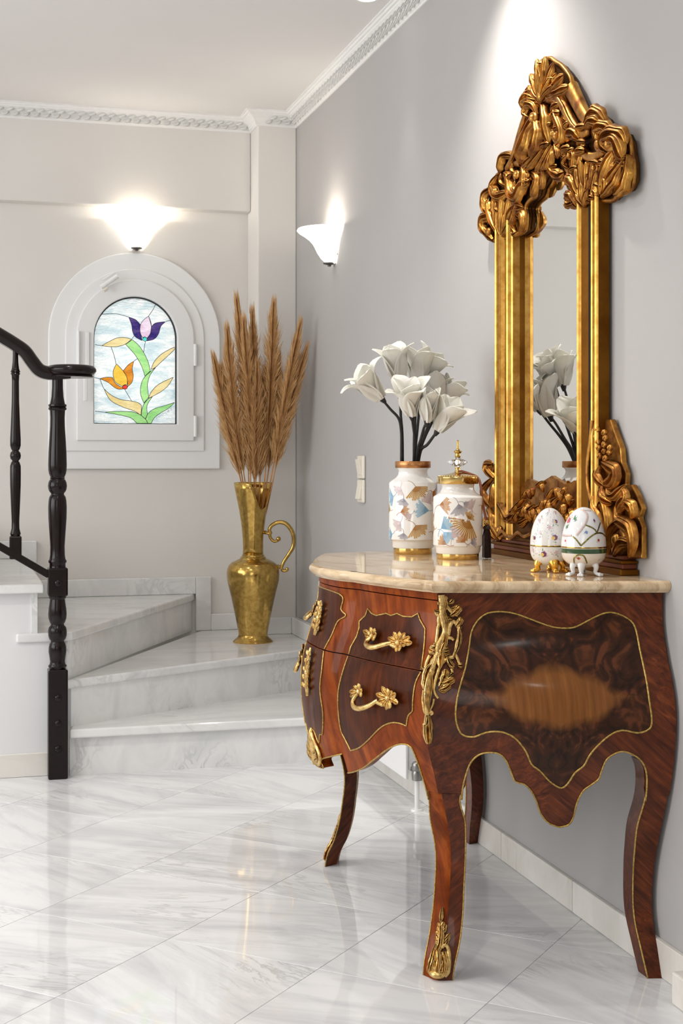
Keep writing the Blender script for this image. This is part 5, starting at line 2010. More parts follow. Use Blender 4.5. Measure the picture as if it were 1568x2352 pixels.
# far side of the crest
mb = MB()
band(mb, [(525, 500), (480, 600), (440, 720), (402, 850), (362, 970), (318, 1050)], 0.014, 0.010, 0.020)
band(mb, [(540, 510), (500, 610), (462, 730), (424, 860), (384, 975)], 0.006, 0.004, 0.034)
lea(mb, [(370, 930), (300, 930), (270, 1000), (255, 1080)], 0.022, 0.018, 3)
band(mb, [(440, 1000), (385, 1010), (365, 1080), (400, 1120), (450, 1080)], 0.009, 0.007, 0.020)
lea(mb, [(310, 1095), (350, 1130), (375, 1260), (430, 1300), (480, 1200), (535, 1170)], 0.024, 0.020, 0, 0.018, n=22)
lea(mb, [(460, 1010), (490, 1090), (490, 1180), (470, 1280)], 0.020, 0.018, 0, 0.014)
lea(mb, [(240, 1110), (200, 1210), (260, 1300), (330, 1270)], 0.022, 0.018, 3, 0.016)
lea(mb, [(220, 1210), (140, 1270), (130, 1380), (150, 1450)], 0.024, 0.020, 4, 0.012)
lea(mb, [(540, 1080), (600, 1130), (590, 1200), (540, 1290)], 0.022, 0.016, 3, 0.012)
curl_(mb, (240, 1260), 45, 1.2, 0, 0.009, 0.024)
curl_(mb, (430, 1110), 40, 1.1, 2, 0.008, 0.022)
lea(mb, [(600, 1060), (650, 1080), (650, 1170), (620, 1220)], 0.016, 0.014, 2, 0.012)
obj('scrollwork', mb, M_GILT, MR, smooth=True, angle=70)
mb = MB()
for tx, ty, w in ((160, 1330, 0.018), (215, 1310, 0.018), (290, 1300, 0.020), (360, 1310, 0.018), (430, 1350, 0.018), (250, 1420, 0.016), (330, 1430, 0.016)):
    lea(mb, [(270, 1670), ((270 + tx) / 2 + (tx - 270) * 0.2, (1670 + ty) / 2), (tx, ty)], w, 0.016, 3, 0.014, curl=0.014)
lea(mb, [(190, 1690), (115, 1590), (120, 1500), (170, 1470)], 0.026, 0.020, 4, 0.012)
lea(mb, [(400, 1630), (350, 1520), (400, 1410), (470, 1400)], 0.024, 0.018, 3, 0.014)
lea(mb, [(430, 1630), (470, 1560), (480, 1490), (440, 1450)], 0.020, 0.016, 3, 0.014)
mb.sphere(C5(165, 1620, 0.02), 0.014, 10, 7)
obj('capital_carving', mb, M_GILT, MR, smooth=True, angle=70)

# lower brackets and garland
brk = [(1065, 240), (1160, 235), (1190, 330), (1245, 480), (1255, 600), (1288, 700), (1285, 800), (1340, 795), (1380, 880), (1425, 1000), (1400, 1080), (1425, 1160), (1425, 1430), (1180, 1430), (1080, 1050), (1040, 700)]
obj('bracket_board', MB().prism([C6(x, y, 0.004) for x, y in brk], (0.014, 0, 0)), M_GILT, MR, bevel=0.003)
mb = MB()
for x, y, r in ((1100, 325, 11), (1160, 350, 11), (1090, 385, 9), (1170, 395, 12), (1105, 430, 10), (1160, 452, 12), (1210, 480, 10), (1112, 480, 10), (1160, 510, 9), (1120, 550, 11), (1170, 570, 13), (1205, 520, 8)):
    for k in range(5):
        a = 2 * PI * k / 5 + x
        mb.sphere(C6(x + 0.85 * r * math.cos(a), y + r * math.sin(a), 0.020), 0.0052, 8, 5)
    mb.sphere(C6(x, y, 0.024), 0.004, 8, 5)
obj('flower_spray', mb, M_GILT, MR, smooth=True, angle=180)
mb = MB()
band(mb, [(1062, 245), (1050, 400), (1025, 600), (1022, 760), (1045, 900), (1100, 1010)], 0.007, 0.007, 0.022, C6)
lea(mb, [(1130, 610), (1190, 640), (1265, 690), (1230, 770), (1150, 790)], 0.022, 0.018, 0, 0.010, C6, 18)
lea(mb, [(1110, 640), (1100, 720), (1150, 800)], 0.014, 0.014, 0, 0.012, C6)
lea(mb, [(1190, 830), (1215, 880), (1275, 890), (1340, 805)], 0.016, 0.016, 2, 0.014, C6)
lea(mb, [(1270, 930), (1340, 960), (1390, 960), (1425, 1010), (1400, 1075)], 0.020, 0.018, 2, 0.014, C6)
lea(mb, [(1260, 980), (1275, 1090), (1340, 1130), (1400, 1180), (1415, 1290), (1380, 1410)], 0.022, 0.020, 0, 0.012, C6, 20)
lea(mb, [(1105, 1010), (1160, 950), (1200, 1040), (1215, 1180), (1195, 1390)], 0.018, 0.018, 0, 0.014, C6, 20)
lea(mb, [(1320, 830), (1370, 900), (1330, 960), (1290, 1020)], 0.016, 0.016, 0, 0.016, C6)
lea(mb, [(1350, 1090), (1280, 1130), (1230, 1210), (1220, 1330)], 0.016, 0.016, 0, 0.014, C6)
curl_(mb, (1290, 1270), 75, 1.3, -1.2, 0.011, 0.016, C6)
lea(mb, [(1240, 1400), (1290, 1340), (1330, 1290), (1390, 1300)], 0.016, 0.016, 0, 0.014, C6)
lea(mb, [(1070, 900), (1090, 1000), (1140, 1090), (1150, 1200)], 0.014, 0.014, 0, 0.018, C6)
lea(mb, [(1150, 820), (1170, 900), (1240, 950)], 0.014, 0.014, 0, 0.018, C6)
obj('bracket_carving', mb, M_GILT, MR, smooth=True, angle=70)
mb = MB()
mb.prism([C6(x, y, 0.004) for x, y in ((135, 640), (200, 600), (215, 900), (300, 1050), (280, 1275), (180, 1270), (120, 1000), (125, 850))], (0.012, 0, 0))
mb.sphere(C6(155, 690, 0.016), 0.012, 10, 7)
lea(mb, [(200, 740), (170, 690), (150, 640), (195, 625)], 0.020, 0.016, 0, 0.010, C6)
lea(mb, [(190, 740), (130, 830), (150, 920), (185, 985)], 0.018, 0.016, 2, 0.012, C6)
lea(mb, [(205, 800), (215, 900), (190, 980)], 0.014, 0.014, 0, 0.014, C6)
lea(mb, [(150, 1000), (200, 1060), (215, 1160), (270, 1270)], 0.024, 0.018, 3, 0.012, C6)
lea(mb, [(240, 950), (300, 1010), (350, 1090), (420, 1030)], 0.020, 0.016, 3, 0.014, C6)
curl_(mb, (275, 1190), 50, 1.2, 0, 0.009, 0.016, C6)
lea(mb, [(140, 1080), (175, 1180), (235, 1260)], 0.018, 0.016, 2, 0.016, C6)
obj('bracket_carving', mb, M_GILT, MR, smooth=True, angle=70)
# panel under the glass with its leaf garland
mb = MB()
mb.box(1.446, XB0, 3.03, 3.54, ZB0, ZB0 + 0.070)
mb.box(1.440, XB0, 3.02, 3.55, ZB0, ZB0 + 0.010)
obj('lower_panel', mb, M_GILTF, MR, bevel=0.003)
mb = MB()
band(mb, [(270, 1235), (310, 1195), (350, 1235), (400, 1245), (450, 1205), (500, 1240), (560, 1215)], 0.005, 0.005, 0.030, C6)
rs = random.Random(11)
region = [(440, 900), (560, 780), (700, 765), (870, 830), (940, 900), (940, 1080), (700, 1040), (560, 1100), (490, 1130), (420, 1010)]
cnt = 0
while cnt < 64:
    x, y = rs.uniform(420, 940), rs.uniform(765, 1130)
    if not inside((x, y), region):
        continue
    cnt += 1
    a = rs.uniform(0.3, 2.4)
    L = rs.uniform(45, 90)
    h0 = rs.uniform(0.014, 0.034)
    lea(mb, [(x, y), (x + 0.5 * L * math.cos(a), y + 0.5 * L * math.sin(a)), (x + 0.8 * L * math.cos(a + 0.4), y + L * math.sin(a + 0.4))], rs.uniform(0.007, 0.012), 0.012, 0, h0, C6, 8, 0.008)
obj('garland_carving', mb, M_GILT, MR, smooth=True, angle=70)
mb = MB()
mb.prism([(1.466, y, z) for y, z in [(3.05, ZB0 + 0.06), (3.52, ZB0 + 0.06), (3.52, ZB0 + 0.12), (3.44, ZB0 + 0.165), (3.36, ZB0 + 0.155), (3.286, ZB0 + 0.175), (3.21, ZB0 + 0.155), (3.13, ZB0 + 0.165), (3.05, ZB0 + 0.12)]], (0.006, 0, 0))
obj('garland_board', mb, M_GILT, MR)

# ------------------------------------------------------------------ ginkgo vase and lidded jar
G_PAL = {'gold': ((0.40, 0.19, 0.045), (0.80, 0.60, 0.32)), 'rust': ((0.42, 0.17, 0.05), (0.80, 0.55, 0.34)), 'blue': ((0.22, 0.42, 0.60), (0.52, 0.70, 0.82)),
         'grey': ((0.30, 0.29, 0.34), (0.66, 0.65, 0.68)), 'pink': ((0.62, 0.50, 0.52), (0.80, 0.72, 0.71))}
PRINT = {k: (plain('print_' + k + '_vein', v[0], 0.15, 0, 0.4), plain('print_' + k + '_blade', v[1], 0.15, 0, 0.4)) for k, v in G_PAL.items()}


def ginkgo(surf, c, r, a, spread, pal, parent, stem=0.6, flip=1):
    """a printed ginkgo leaf: fan of blade wedges and vein lines lying in the glaze; surf(u, v) -> point, c in (u, v) metres"""
    n = 15
    mb = MB()
    r *= 1.2
    rr = [r * (0.86 + 0.14 * math.sin(k * 2.1) + 0.05 * math.cos(k * 5)) * (0.82 if k == n // 2 else 1) for k in range(n + 1)]

    def P(rad, ang, lift):
        return surf(c[0] + rad * math.cos(ang), c[1] + rad * math.sin(ang), lift)
    for k in range(n):
        a0, a1 = a - spread / 2 + spread * k / n, a - spread / 2 + spread * (k + 1) / n
        R = (rr[k] + rr[k + 1]) / 2
        vs, fs = [], []
        for i, q in enumerate((0.08, 0.4, 0.7, 1.0)):
            vs += [P(R * q, a0, 0.0003), P(R * q, a1, 0.0003)]
        fs = [(2 * i, 2 * i + 1, 2 * i + 3, 2 * i + 2) for i in range(3)]
        mb.add(vs, fs, 1)
        vs = []
        w = (a1 - a0) * 0.26
        am = (a0 + a1) / 2
        for q in (0.05, 0.45, 0.75, 0.99):
            vs += [P(R * q, am - w / max(q, 0.3) * 0.5, 0.0006), P(R * q, am + w / max(q, 0.3) * 0.5, 0.0006)]
        mb.add(vs, fs, 0)
    # dark eye where the veins meet, and the stalk
    vs = [P(0, 0, 0.0007)] + [P(r * 0.36, a - spread / 2 + spread * k / 6, 0.0007) for k in range(7)]
    if r > 0.016:
        mb.add(vs, [(0, k + 1, k + 2) for k in range(6)], 0)
    vs = []
    for q in np.linspace(0, 1, 5):
        ang = a + PI + flip * 0.5 * q
        for sg in (-1, 1):
            vs.append(surf(c[0] + r * stem * q * math.cos(ang) - sg * 0.0006 * math.sin(ang), c[1] + r * stem * q * math.sin(ang) + sg * 0.0006 * math.cos(ang), 0.0005))
    mb.add(vs, [(2 * i, 2 * i + 1, 2 * i + 3, 2 * i + 2) for i in range(4)], 0)
    o = obj('leaf_print', mb, list(PRINT[pal]), parent)
    return o


def cyl_surf(cx, cy, R):
    # u is measured round the body from the direction that faces the viewer
    f = math.atan2(-cy, -cx)

    def s(u, v, lift):
        a = f + u / R
        return (cx + (R + lift) * math.cos(a), cy + (R + lift) * math.sin(a), v)
    return s


VD = 3.86
vz = lambda y, d=VD: H - (1000 + y / 5.6 - YH) / F * d
vx = lambda w, d=VD: w / 5.6 / 2 / F * d
c = PD(948, 1271, VD)
VX, VY = c.x, c.y
va = thing('ginkgo_vase', 'tall white porcelain vase with ginkgo leaves holding white magnolias', 'vase', (VX, VY, ZTOP))
R1 = vx(622)
body = [(0.0, vz(1440)), (vx(520), vz(1440)), (vx(540), vz(1425)), (vx(545), vz(1370)), (vx(575), vz(1345)), (vx(600), vz(1338)), (R1, vz(1328)), (R1, vz(612)), (vx(606), vz(600)), (vx(560), vz(580)), (vx(440), vz(540)), (vx(385), vz(505)), (vx(372), vz(470)), (vx(385), vz(440)), (vx(430), vz(420)), (vx(430), vz(412)), (vx(400), vz(405)), (0.0, vz(405))]
vb = obj('vase_body', MB().lathe(body, (VX, VY, 0), 56), M_PORC, va, smooth=True, angle=40)
obj('base_band', MB().lathe([(0, ZTOP), (vx(488), ZTOP), (vx(495), ZTOP + 0.001), (vx(495), vz(1442)), (0, vz(1442))], (VX, VY, 0), 56), M_GOLDB, va, smooth=True, angle=40)
obj('rim_or_mouth', MB().lathe([(vx(395), vz(418)), (vx(448), vz(418)), (vx(458), vz(412)), (vx(458), vz(338)), (vx(448), vz(332)), (vx(420), vz(332)), (vx(405), vz(338)), (vx(395), vz(410))], (VX, VY, 0), 56), M_COPPER, va, smooth=True, angle=40)
obj('rim_or_mouth', MB().lathe([(vx(395), vz(418)), (vx(395), vz(400)), (0.0, vz(400)), (0.0, vz(418))], (VX, VY, 0), 40), M_BLACK, va)  # black disc in the mouth stands in for the dark inside
sf = cyl_surf(VX, VY, R1)


def vu(x, cx=488, d=VD, R=R1):
    q = (x - cx) / 5.6 / F * d / R
    return R * math.asin(max(-0.98, min(0.98, q)))


for x, y, r, a, spd, pal in ((520, 650, 0.036, -1.15, 2.3, 'gold'), (520, 1140, 0.034, -1.05, 2.2, 'gold'), (330, 980, 0.024, 0.15, 1.7, 'rust'), (690, 960, 0.040, 3.0, 1.3, 'blue'), (330, 660, 0.022, -2.2, 2.2, 'pink'), (370, 800, 0.022, -1.8, 1.9, 'grey'),
                             (240, 780, 0.028, 3.4, 2.2, 'blue'), (330, 1100, 0.026, -2.4, 2.0, 'pink'), (370, 1240, 0.020, -1.7, 2.0, 'grey'), (225, 1260, 0.022, 3.3, 2.0, 'blue'), (720, 880, 0.034, 2.2, 1.4, 'pink'), (735, 720, 0.024, -0.6, 2.0, 'rust'), (735, 1230, 0.024, -0.4, 2.0, 'rust'),
                             (470, 1000, 0.020, -2.6, 1.6, 'pink'), (780, 680, 0.03, 0.2, 1.8, 'grey'), (200, 960, 0.02, 2.8, 1.6, 'gold')):
    v_ = vz(y)
    rl_ = min(r, v_ - vz(1326) if math.sin(a) < -0.3 else 9)
    ginkgo(sf, (vu(x), v_), max(rl_, 0.012), a, spd, pal, vb)

# lidded jar
JD = 3.655
jz = lambda y: vz(y, JD)
jx = lambda w: vx(w, JD)
c = PD(1051, 1283, JD)
JX, JY = c.x, c.y
ja = thing('lidded_jar', 'white ginkgo jar with brass lid, crystal finial and dark tassel', 'jar', (JX, JY, ZTOP))
R2 = jx(634)
body = [(0.0, jz(1512)), (jx(548), jz(1512)), (jx(568), jz(1500)), (jx(580), jz(1440)), (jx(600), jz(1420)), (R2, jz(1405)), (R2, jz(800)), (jx(625), jz(788)), (jx(560), jz(765)), (jx(470), jz(735)), (jx(425), jz(700)), (jx(410), jz(660)), (jx(430), jz(625)), (jx(430), jz(610)), (0, jz(610))]
jb = obj('jar_body', MB().lathe(body, (JX, JY, 0), 56), M_PORC, ja, smooth=True, angle=40)
obj('base_band', MB().lathe([(0, ZTOP), (jx(535), ZTOP), (jx(542), ZTOP + 0.001), (jx(542), jz(1514)), (0, jz(1514))], (JX, JY, 0), 56), M_GOLDB, ja, smooth=True, angle=40)
lid = obj('lid', MB().lathe([(0, jz(622)), (jx(520), jz(622)), (jx(528), jz(616)), (jx(528), jz(535)), (jx(515), jz(528)), (jx(440), jz(518)), (jx(300), jz(500)), (jx(150), jz(482)), (jx(90), jz(472)), (jx(70), jz(455)), (jx(62), jz(425)), (jx(80), jz(415)), (jx(80), jz(408)), (0, jz(408))], (JX, JY, 0), 56), M_GOLDB, ja, smooth=True, angle=35)
mb = MB()
for k in range(40):
    a = 2 * PI * k / 40
    mb.sphere((JX + jx(478) * math.cos(a), JY + jx(478) * math.sin(a), jz(522)), 0.0018, 6, 4)
obj('bead_ring', mb, M_GOLDB, lid, smooth=True)
mb = MB()
mb.lathe([(0.0, jz(412)), (jx(60), jz(412)), (jx(84), jz(395)), (jx(84), jz(300)), (jx(60), jz(285)), (0, jz(285))], (JX, JY, 0), 8)
zc2 = jz(345)
for k in range(8):
    a = 2 * PI * k / 8
    d = Vector((math.cos(a), math.sin(a), 0))
    s = Vector((-d.y, d.x, 0))
    o = Vector((JX, JY, zc2))
    b0, b1, tip = 0.012, 0.024, 0.030
    pts = [o + d * b0 + s * 0.006 + Vector((0, 0, 0.008)), o + d * b0 - s * 0.006 + Vector((0, 0, 0.008)), o + d * b0 - s * 0.006 - Vector((0, 0, 0.010)), o + d * b0 + s * 0.006 - Vector((0, 0, 0.010)), o + d * tip + Vector((0, 0, 0.001))]
    mb.add(pts, [(0, 1, 4), (1, 2, 4), (2, 3, 4), (3, 0, 4), (3, 2, 1, 0)])
obj('crystal', mb, M_CRYSTAL, ja)
obj('finial', MB().lathe([(jx(60), jz(285)), (jx(72), jz(270)), (jx(60), jz(235)), (jx(100), jz(215)), (jx(100), jz(200)), (jx(50), jz(188)), (jx(30), jz(170)), (jx(36), jz(150)), (jx(22), jz(125)), (jx(34), jz(100)), (jx(20), jz(80)), (jx(24), jz(68)), (0.0, jz(58))], (JX, JY, 0), 16), M_BRASS, ja, smooth=True, angle=50)


def jp(x, y, d):
    return PD(860 + x / 5.6, 1000 + y / 5.6, d)


tas = obj('tassel_cord', MB().tube([jp(x, y, d) for x, y, d in curve([(1075, 455, JD - 0.012), (1130, 470, JD - 0.01), (1220, 492, JD + 0.0), (1310, 522, JD + 0.012), (1345, 590, JD + 0.016), (1375, 760, JD + 0.016), (1400, 950, JD + 0.016), (1435, 1110, JD + 0.01)], 40)], 0.0022, 7), M_CORD, ja, smooth=True)
obj('tassel_cord', MB().tube([jp(x, y, d) for x, y, d in curve([(1090, 450, JD + 0.012), (1200, 478, JD + 0.014), (1330, 540, JD + 0.02), (1372, 650, JD + 0.02), (1395, 850, JD + 0.02), (1445, 1100, JD + 0.012)], 36)], 0.0020, 7), M_CORD, ja, smooth=True)
mb = MB()
for k in range(7):
    a = 2 * PI * k / 7
    mb.sphere(tuple(jp(1440 + 22 * math.cos(a), 1125 + 14 * math.sin(a), JD + 0.010 * math.sin(a))), 0.0042, 8, 6)
obj('bead_knot', mb, M_GOLDB, ja, smooth=True)
TX = jp(1443, 1400, JD + 0.01)
mb = MB()
mb.lathe([(0.0, jz(1150)), (0.004, jz(1152)), (0.0095, jz(1175)), (0.0105, jz(1200)), (0.008, jz(1212))][::-1], (TX.x, TX.y, 0), 12)
rs = random.Random(5)
for k in range(46):
    a, q = rs.uniform(0, 2 * PI), math.sqrt(rs.random())
    b = 0.0105 * q
    mb.tube([(TX.x + 0.6 * b * math.cos(a), TX.y + 0.6 * b * math.sin(a), jz(1195)), (TX.x + b * math.cos(a), TX.y + b * math.sin(a), jz(1300)), (TX.x + 1.05 * b * math.cos(a), TX.y + 1.05 * b * math.sin(a), ZTOP + 0.001 + rs.uniform(0, 0.003))], 0.0011, 4)
obj('tassel', mb, M_TASSEL, ja, smooth=True)
sf = cyl_surf(JX, JY, R2)
ju = lambda x: vu(x, 1072, JD, R2)
for x, y, r, a, spd, pal in ((840, 890, 0.032, 0.0, 1.5, 'rust'), (1080, 870, 0.030, -1.4, 1.7, 'grey'), (1220, 1085, 0.050, -2.2, 2.3, 'gold'), (1200, 1060, 0.018, 0.9, 2.4, 'gold'), (860, 1190, 0.034, 0.6, 1.4, 'blue'), (890, 1230, 0.03, -0.8, 1.6, 'blue'), (1250, 950, 0.026, 2.0, 1.8, 'pink'), (1160, 1360, 0.022, 2.2, 1.9, 'rust'),
                             (930, 1390, 0.028, 2.6, 1.2, 'rust'), (1230, 1370, 0.020, 0.2, 1.7, 'grey'), (1000, 1310, 0.03, 1.0, 1.3, 'pink'), (1370, 900, 0.022, -0.5, 1.8, 'rust'), (1372, 1150, 0.026, 0.3, 2.0, 'blue'), (770, 1010, 0.02, -2.5, 1.6, 'rust'), (775, 1200, 0.02, 3.0, 1.8, 'gold'), (1140, 850, 0.016, -0.6, 1.5, 'grey')):
    v_ = jz(y)
    lim = max(0.012, min(r, (v_ - jz(1402)) if math.sin(a) < -0.3 else 9, (jz(802) - v_) if math.sin(a) > 0.3 else 9))
    ginkgo(sf, (ju(x), v_), lim, a, spd, pal, jb)

# ------------------------------------------------------------------ porcelain eggs on feet
PAINT = {k: plain('paint_' + k, v, 0.15, 0, 0.4) for k, v in {'plum': (0.20, 0.05, 0.16), 'yellow': (0.85, 0.60, 0.16), 'rose': (0.75, 0.10, 0.16), 'leaf': (0.12, 0.28, 0.10), 'blue': (0.22, 0.30, 0.62), 'pink': (0.78, 0.48, 0.52), 'red': (0.50, 0.05, 0.03), 'pale': (0.60, 0.68, 0.80)}.items()}


def egg(name, label, px, rowtop, rowseam, rowbot, rowfoot, wpx, D, upper, lower, foot_mat, feet):
    c = PD(px, rowfoot, D)
    cx, cy = c.x, c.y
    zz = lambda y: H - (y - YH) / F * D
    k = ZTOP - zz(rowfoot)          # settle the feet on the marble
    z = lambda y: zz(y) + k
    R = wpx / 2 / F * D
    t = thing('porcelain_egg', label, 'ornament', (cx, cy, ZTOP), 'porcelain eggs in front of the mirror')
    zs_, zt_, zb_ = z(rowseam), z(rowtop), z(rowbot)

    def rad(h):
        if h >= zs_:
            u = (h - zs_) / (zt_ - zs_)
            return R * math.sqrt(max(0, 1 - u ** 2.15)) * (1 - 0.03 * u)
        u = (zs_ - h) / (zs_ - zb_)
        return R * math.sqrt(max(0, 1 - u ** 3.2))
    U = [(rad(zs_ + 0.0012 + (zt_ - zs_ - 0.0012) * math.sin(a)), zs_ + 0.0012 + (zt_ - zs_ - 0.0012) * math.sin(a)) for a in np.linspace(0, PI / 2, 20)]
    Lw = [(rad(zs_ - 0.0012 - (zs_ - zb_ - 0.0012) * math.sin(a)), zs_ - 0.0012 - (zs_ - zb_ - 0.0012) * math.sin(a)) for a in np.linspace(PI / 2, 0, 16)]
    ou = obj('upper_shell', MB().lathe(U, (cx, cy, 0), 48), upper, t, smooth=True, angle=60)
    ol = obj('lower_shell', MB().lathe(Lw, (cx, cy, 0), 48), lower, t, smooth=True, angle=60)
    obj('hinge_rim', MB().lathe([(R * 0.9, zs_ - 0.002), (R * 1.012, zs_ - 0.0016), (R * 1.016, zs_), (R * 1.012, zs_ + 0.0016), (R * 0.9, zs_ + 0.002)], (cx, cy, 0), 48), M_BRASS, t, smooth=True)
    f = math.atan2(-cy, -cx)

    def s(a, h, lift=0.0004):
        """a: angle from the viewer's direction, to the right positive"""
        r_ = rad(h) + lift
        return Vector((cx + r_ * math.cos(f + a), cy + r_ * math.sin(f + a), h))
    for a, rf in feet:
        d = Vector((math.cos(f + a), math.sin(f + a), 0))
        o = Vector((cx, cy, 0))
        pts = [o + d * (R * 0.60) + Vector((0, 0, zb_ + 0.012)), o + d * (R * 0.72) + Vector((0, 0, zb_ + 0.003)), o + d * (R * 0.66) + Vector((0, 0, (zb_ + ZTOP) / 2)), o + d * (R * 0.66) + Vector((0, 0, ZTOP + 0.008)), o + d * (R * 0.82) + Vector((0, 0, ZTOP + 0.0048)), o + d * (R * 0.98) + Vector((0, 0, ZTOP + 0.0055))]
        cp = curve(pts, 20)
        mb = MB().tube(cp, [0.011 * rf, 0.0108 * rf, 0.0100 * rf, 0.009 * rf, 0.008 * rf, 0.007 * rf, 0.0063 * rf, 0.0058 * rf, 0.0055 * rf, 0.0053 * rf, 0.0052 * rf, 0.0051 * rf, 0.0050 * rf, 0.0050 * rf, 0.0050 * rf, 0.0050 * rf, 0.0050 * rf, 0.0050 * rf, 0.0050 * rf, 0.0048 * rf, 0.0040 * rf][:len(cp)] + [0.004 * rf] * max(0, len(cp) - 21), 10)
        sd = Vector((-d.y, d.x, 0))
        for q in (-1, 0, 1):
            mb.sphere(tuple(o + d * (R * 0.98) + sd * 0.004 * q + Vector((0, 0, ZTOP + 0.0035))), 0.0035, 8, 5)
        mb.v = [(x, y, max(z_, ZTOP + 0.0002)) for x, y, z_ in mb.v]
        obj('foot', mb, foot_mat, t, smooth=True, angle=180)
    return t, ou, ol, s, z, zs_


def blossom(mb, s, a, h, r, R, petals=5, rot=0.0, lift=0.0006):
    for k in range(petals):
        an = rot + 2 * PI * k / petals
        ca, ch = a + 0.55 * r * math.cos(an) / R, h + 0.55 * r * math.sin(an)
        vs = [s(ca, ch, lift)] + [s(ca + 0.5 * r * math.cos(b) / R, ch + 0.5 * r * math.sin(b), lift) for b in np.linspace(0, 2 * PI, 8, endpoint=False)]
        mb.add(vs, [(0, i + 1, (i + 1) % 8 + 1) for i in range(8)])


def dots(mb, s, a, h, R, n, sp, r, rs, lift=0.0005):
    for _ in range(n):
        ca, ch = a + rs.gauss(0, sp) / R, h + rs.gauss(0, sp)
        q = r * rs.uniform(0.5, 1.2)
        an = rs.uniform(0, PI)
        vs = [s(ca + (q * 1.6 * math.cos(b) * math.cos(an) - q * 0.7 * math.sin(b) * math.sin(an)) / R, ch + q * 1.6 * math.cos(b) * math.sin(an) + q * 0.7 * math.sin(b) * math.cos(an), lift) for b in np.linspace(0, 2 * PI, 6, endpoint=False)]
        mb.add(vs, [tuple(range(6))])


ED1, ED2 = 3.235, 3.140
t1, u1, l1, s1, z1, zm1 = egg('egg', 'porcelain egg box with scattered flowers on gilt paw feet', 1262, 1170, 1256, 1303, 1317, 90, ED1, M_PORC, M_PORC, M_GOLDF, ((-1.05, 1.0), (0.35, 1.25), (1.1, 1.0), (PI, 1.0)))
rs = random.Random(21)
ER = 0.045
sets = {}
for par, a, y, big in ((u1, -0.75, 1198, 0), (u1, 0.38, 1200, 1), (u1, 0.0, 1213, 0), (u1, 0.22, 1236, 2), (u1, -0.55, 1225, 0), (u1, -0.95, 1238, 1), (u1, -0.15, 1176, 0), (u1, 0.8, 1225, 1), (l1, -0.35, 1274, 2), (l1, 0.35, 1270, 0), (l1, 0.9, 1268, 1), (u1, 0.6, 1180, 0), (l1, -1.0, 1266, 0)):
    h = z1(y)
    for col, n, sp, r in (('leaf', 8, 0.006, 0.0012), ('pale', 9, 0.007, 0.0013), ('pink', 7, 0.006, 0.0012)):
        mb = sets.setdefault((par.name, col), (par, MB()))[1]
        dots(mb, s1, a, h, ER, n, sp, r, rs)
    if big:
        blossom(sets.setdefault((par.name, 'plum'), (par, MB()))[1], s1, a + 0.05, h, 0.0064 if big == 2 else 0.0042, ER, 6, 0.3)
        blossom(sets.setdefault((par.name, 'yellow'), (par, MB()))[1], s1, a - 0.03, h - 0.001, 0.0042 if big == 2 else 0.0024, ER, 5, 0.0, 0.0009)
    else:
        blossom(sets.setdefault((par.name, 'pink'), (par, MB()))[1], s1, a, h, 0.0036, ER, 5, 0.1)
for (pn, col), (par, mb) in sets.items():
    obj('flower_painting', mb, PAINT[col], par)['kind'] = 'stuff'

t2, u2, l2, s2_, z2, zm2 = egg('egg', 'porcelain egg box with green band and gold scrolls on white feet', 1340, 1168, 1259, 1307, 1324.5, 103, ED2, M_PORCB, M_CREAMP, M_PORCB, ((-0.75, 0.8), (-0.15, 0.95), (0.85, 0.8), (PI, 0.8)))
ER = 0.0505


def ea(x, y):
    """pixel in the enlarged egg view -> angle, height"""
    px, py = 1180 + x / 6.533, 1140 + y / 6.533
    h = z2(py)
    c_ = s2_(0, h)
    r_ = math.hypot(c_.x - s2_(PI, h).x, c_.y - s2_(PI, h).y) / 2
    q = (px - 1340) / F * ED2 / max(r_, 0.008)
    return math.asin(max(-0.97, min(0.97, q))), h


def ribbon(px, w, mat, par, n=24, lift=0.0007):
    pts = [s2_(*ea(x, y), lift) for x, y in curve(px, n)]
    c0 = Vector((s2_(0, z2(1240)).x + s2_(PI, z2(1240)).x, s2_(0, z2(1240)).y + s2_(PI, z2(1240)).y, 0)) / 2
    ups = [Vector((p.x - c0.x, p.y - c0.y, 0.2 * 0.05)) for p in pts]
    obj('painted_scroll', MB().tube(pts, w, 6, up=ups, flat=0.3), mat, par, smooth=True)


M_OLIVE = metal('olive_gilding', (0.10, 0.085, 0.02), (0.36, 0.30, 0.09), 0.35, 200)
for px, par in (([(885, 610), (940, 660), (1005, 745)], u2), ([(1005, 745), (1080, 670), (1160, 600), (1240, 560), (1320, 570), (1375, 630)], u2), ([(1070, 440), (1150, 470), (1210, 510), (1230, 550)], u2), ([(1290, 410), (1265, 480), (1240, 550)], u2),
                ([(905, 1010), (905, 930), (960, 880), (1040, 890), (1075, 950), (1095, 1010)], l2)):
    ribbon(px, 0.0016, M_OLIVE, par)
M_LATT = plain('pink_lattice_paint', (0.66, 0.52, 0.48), 0.2, 0, 0.4, noise=0.3, nscale=600)
ribbon([(1010, 215), (1090, 280), (1085, 380), (1020, 490), (940, 590)], 0.0026, M_LATT, u2)
ribbon([(720, 598), (780, 605), (870, 598)], 0.0022, M_LATT, u2)
ribbon([(1010, 215), (1080, 230), (1150, 235)], 0.0014, M_LATT, u2)
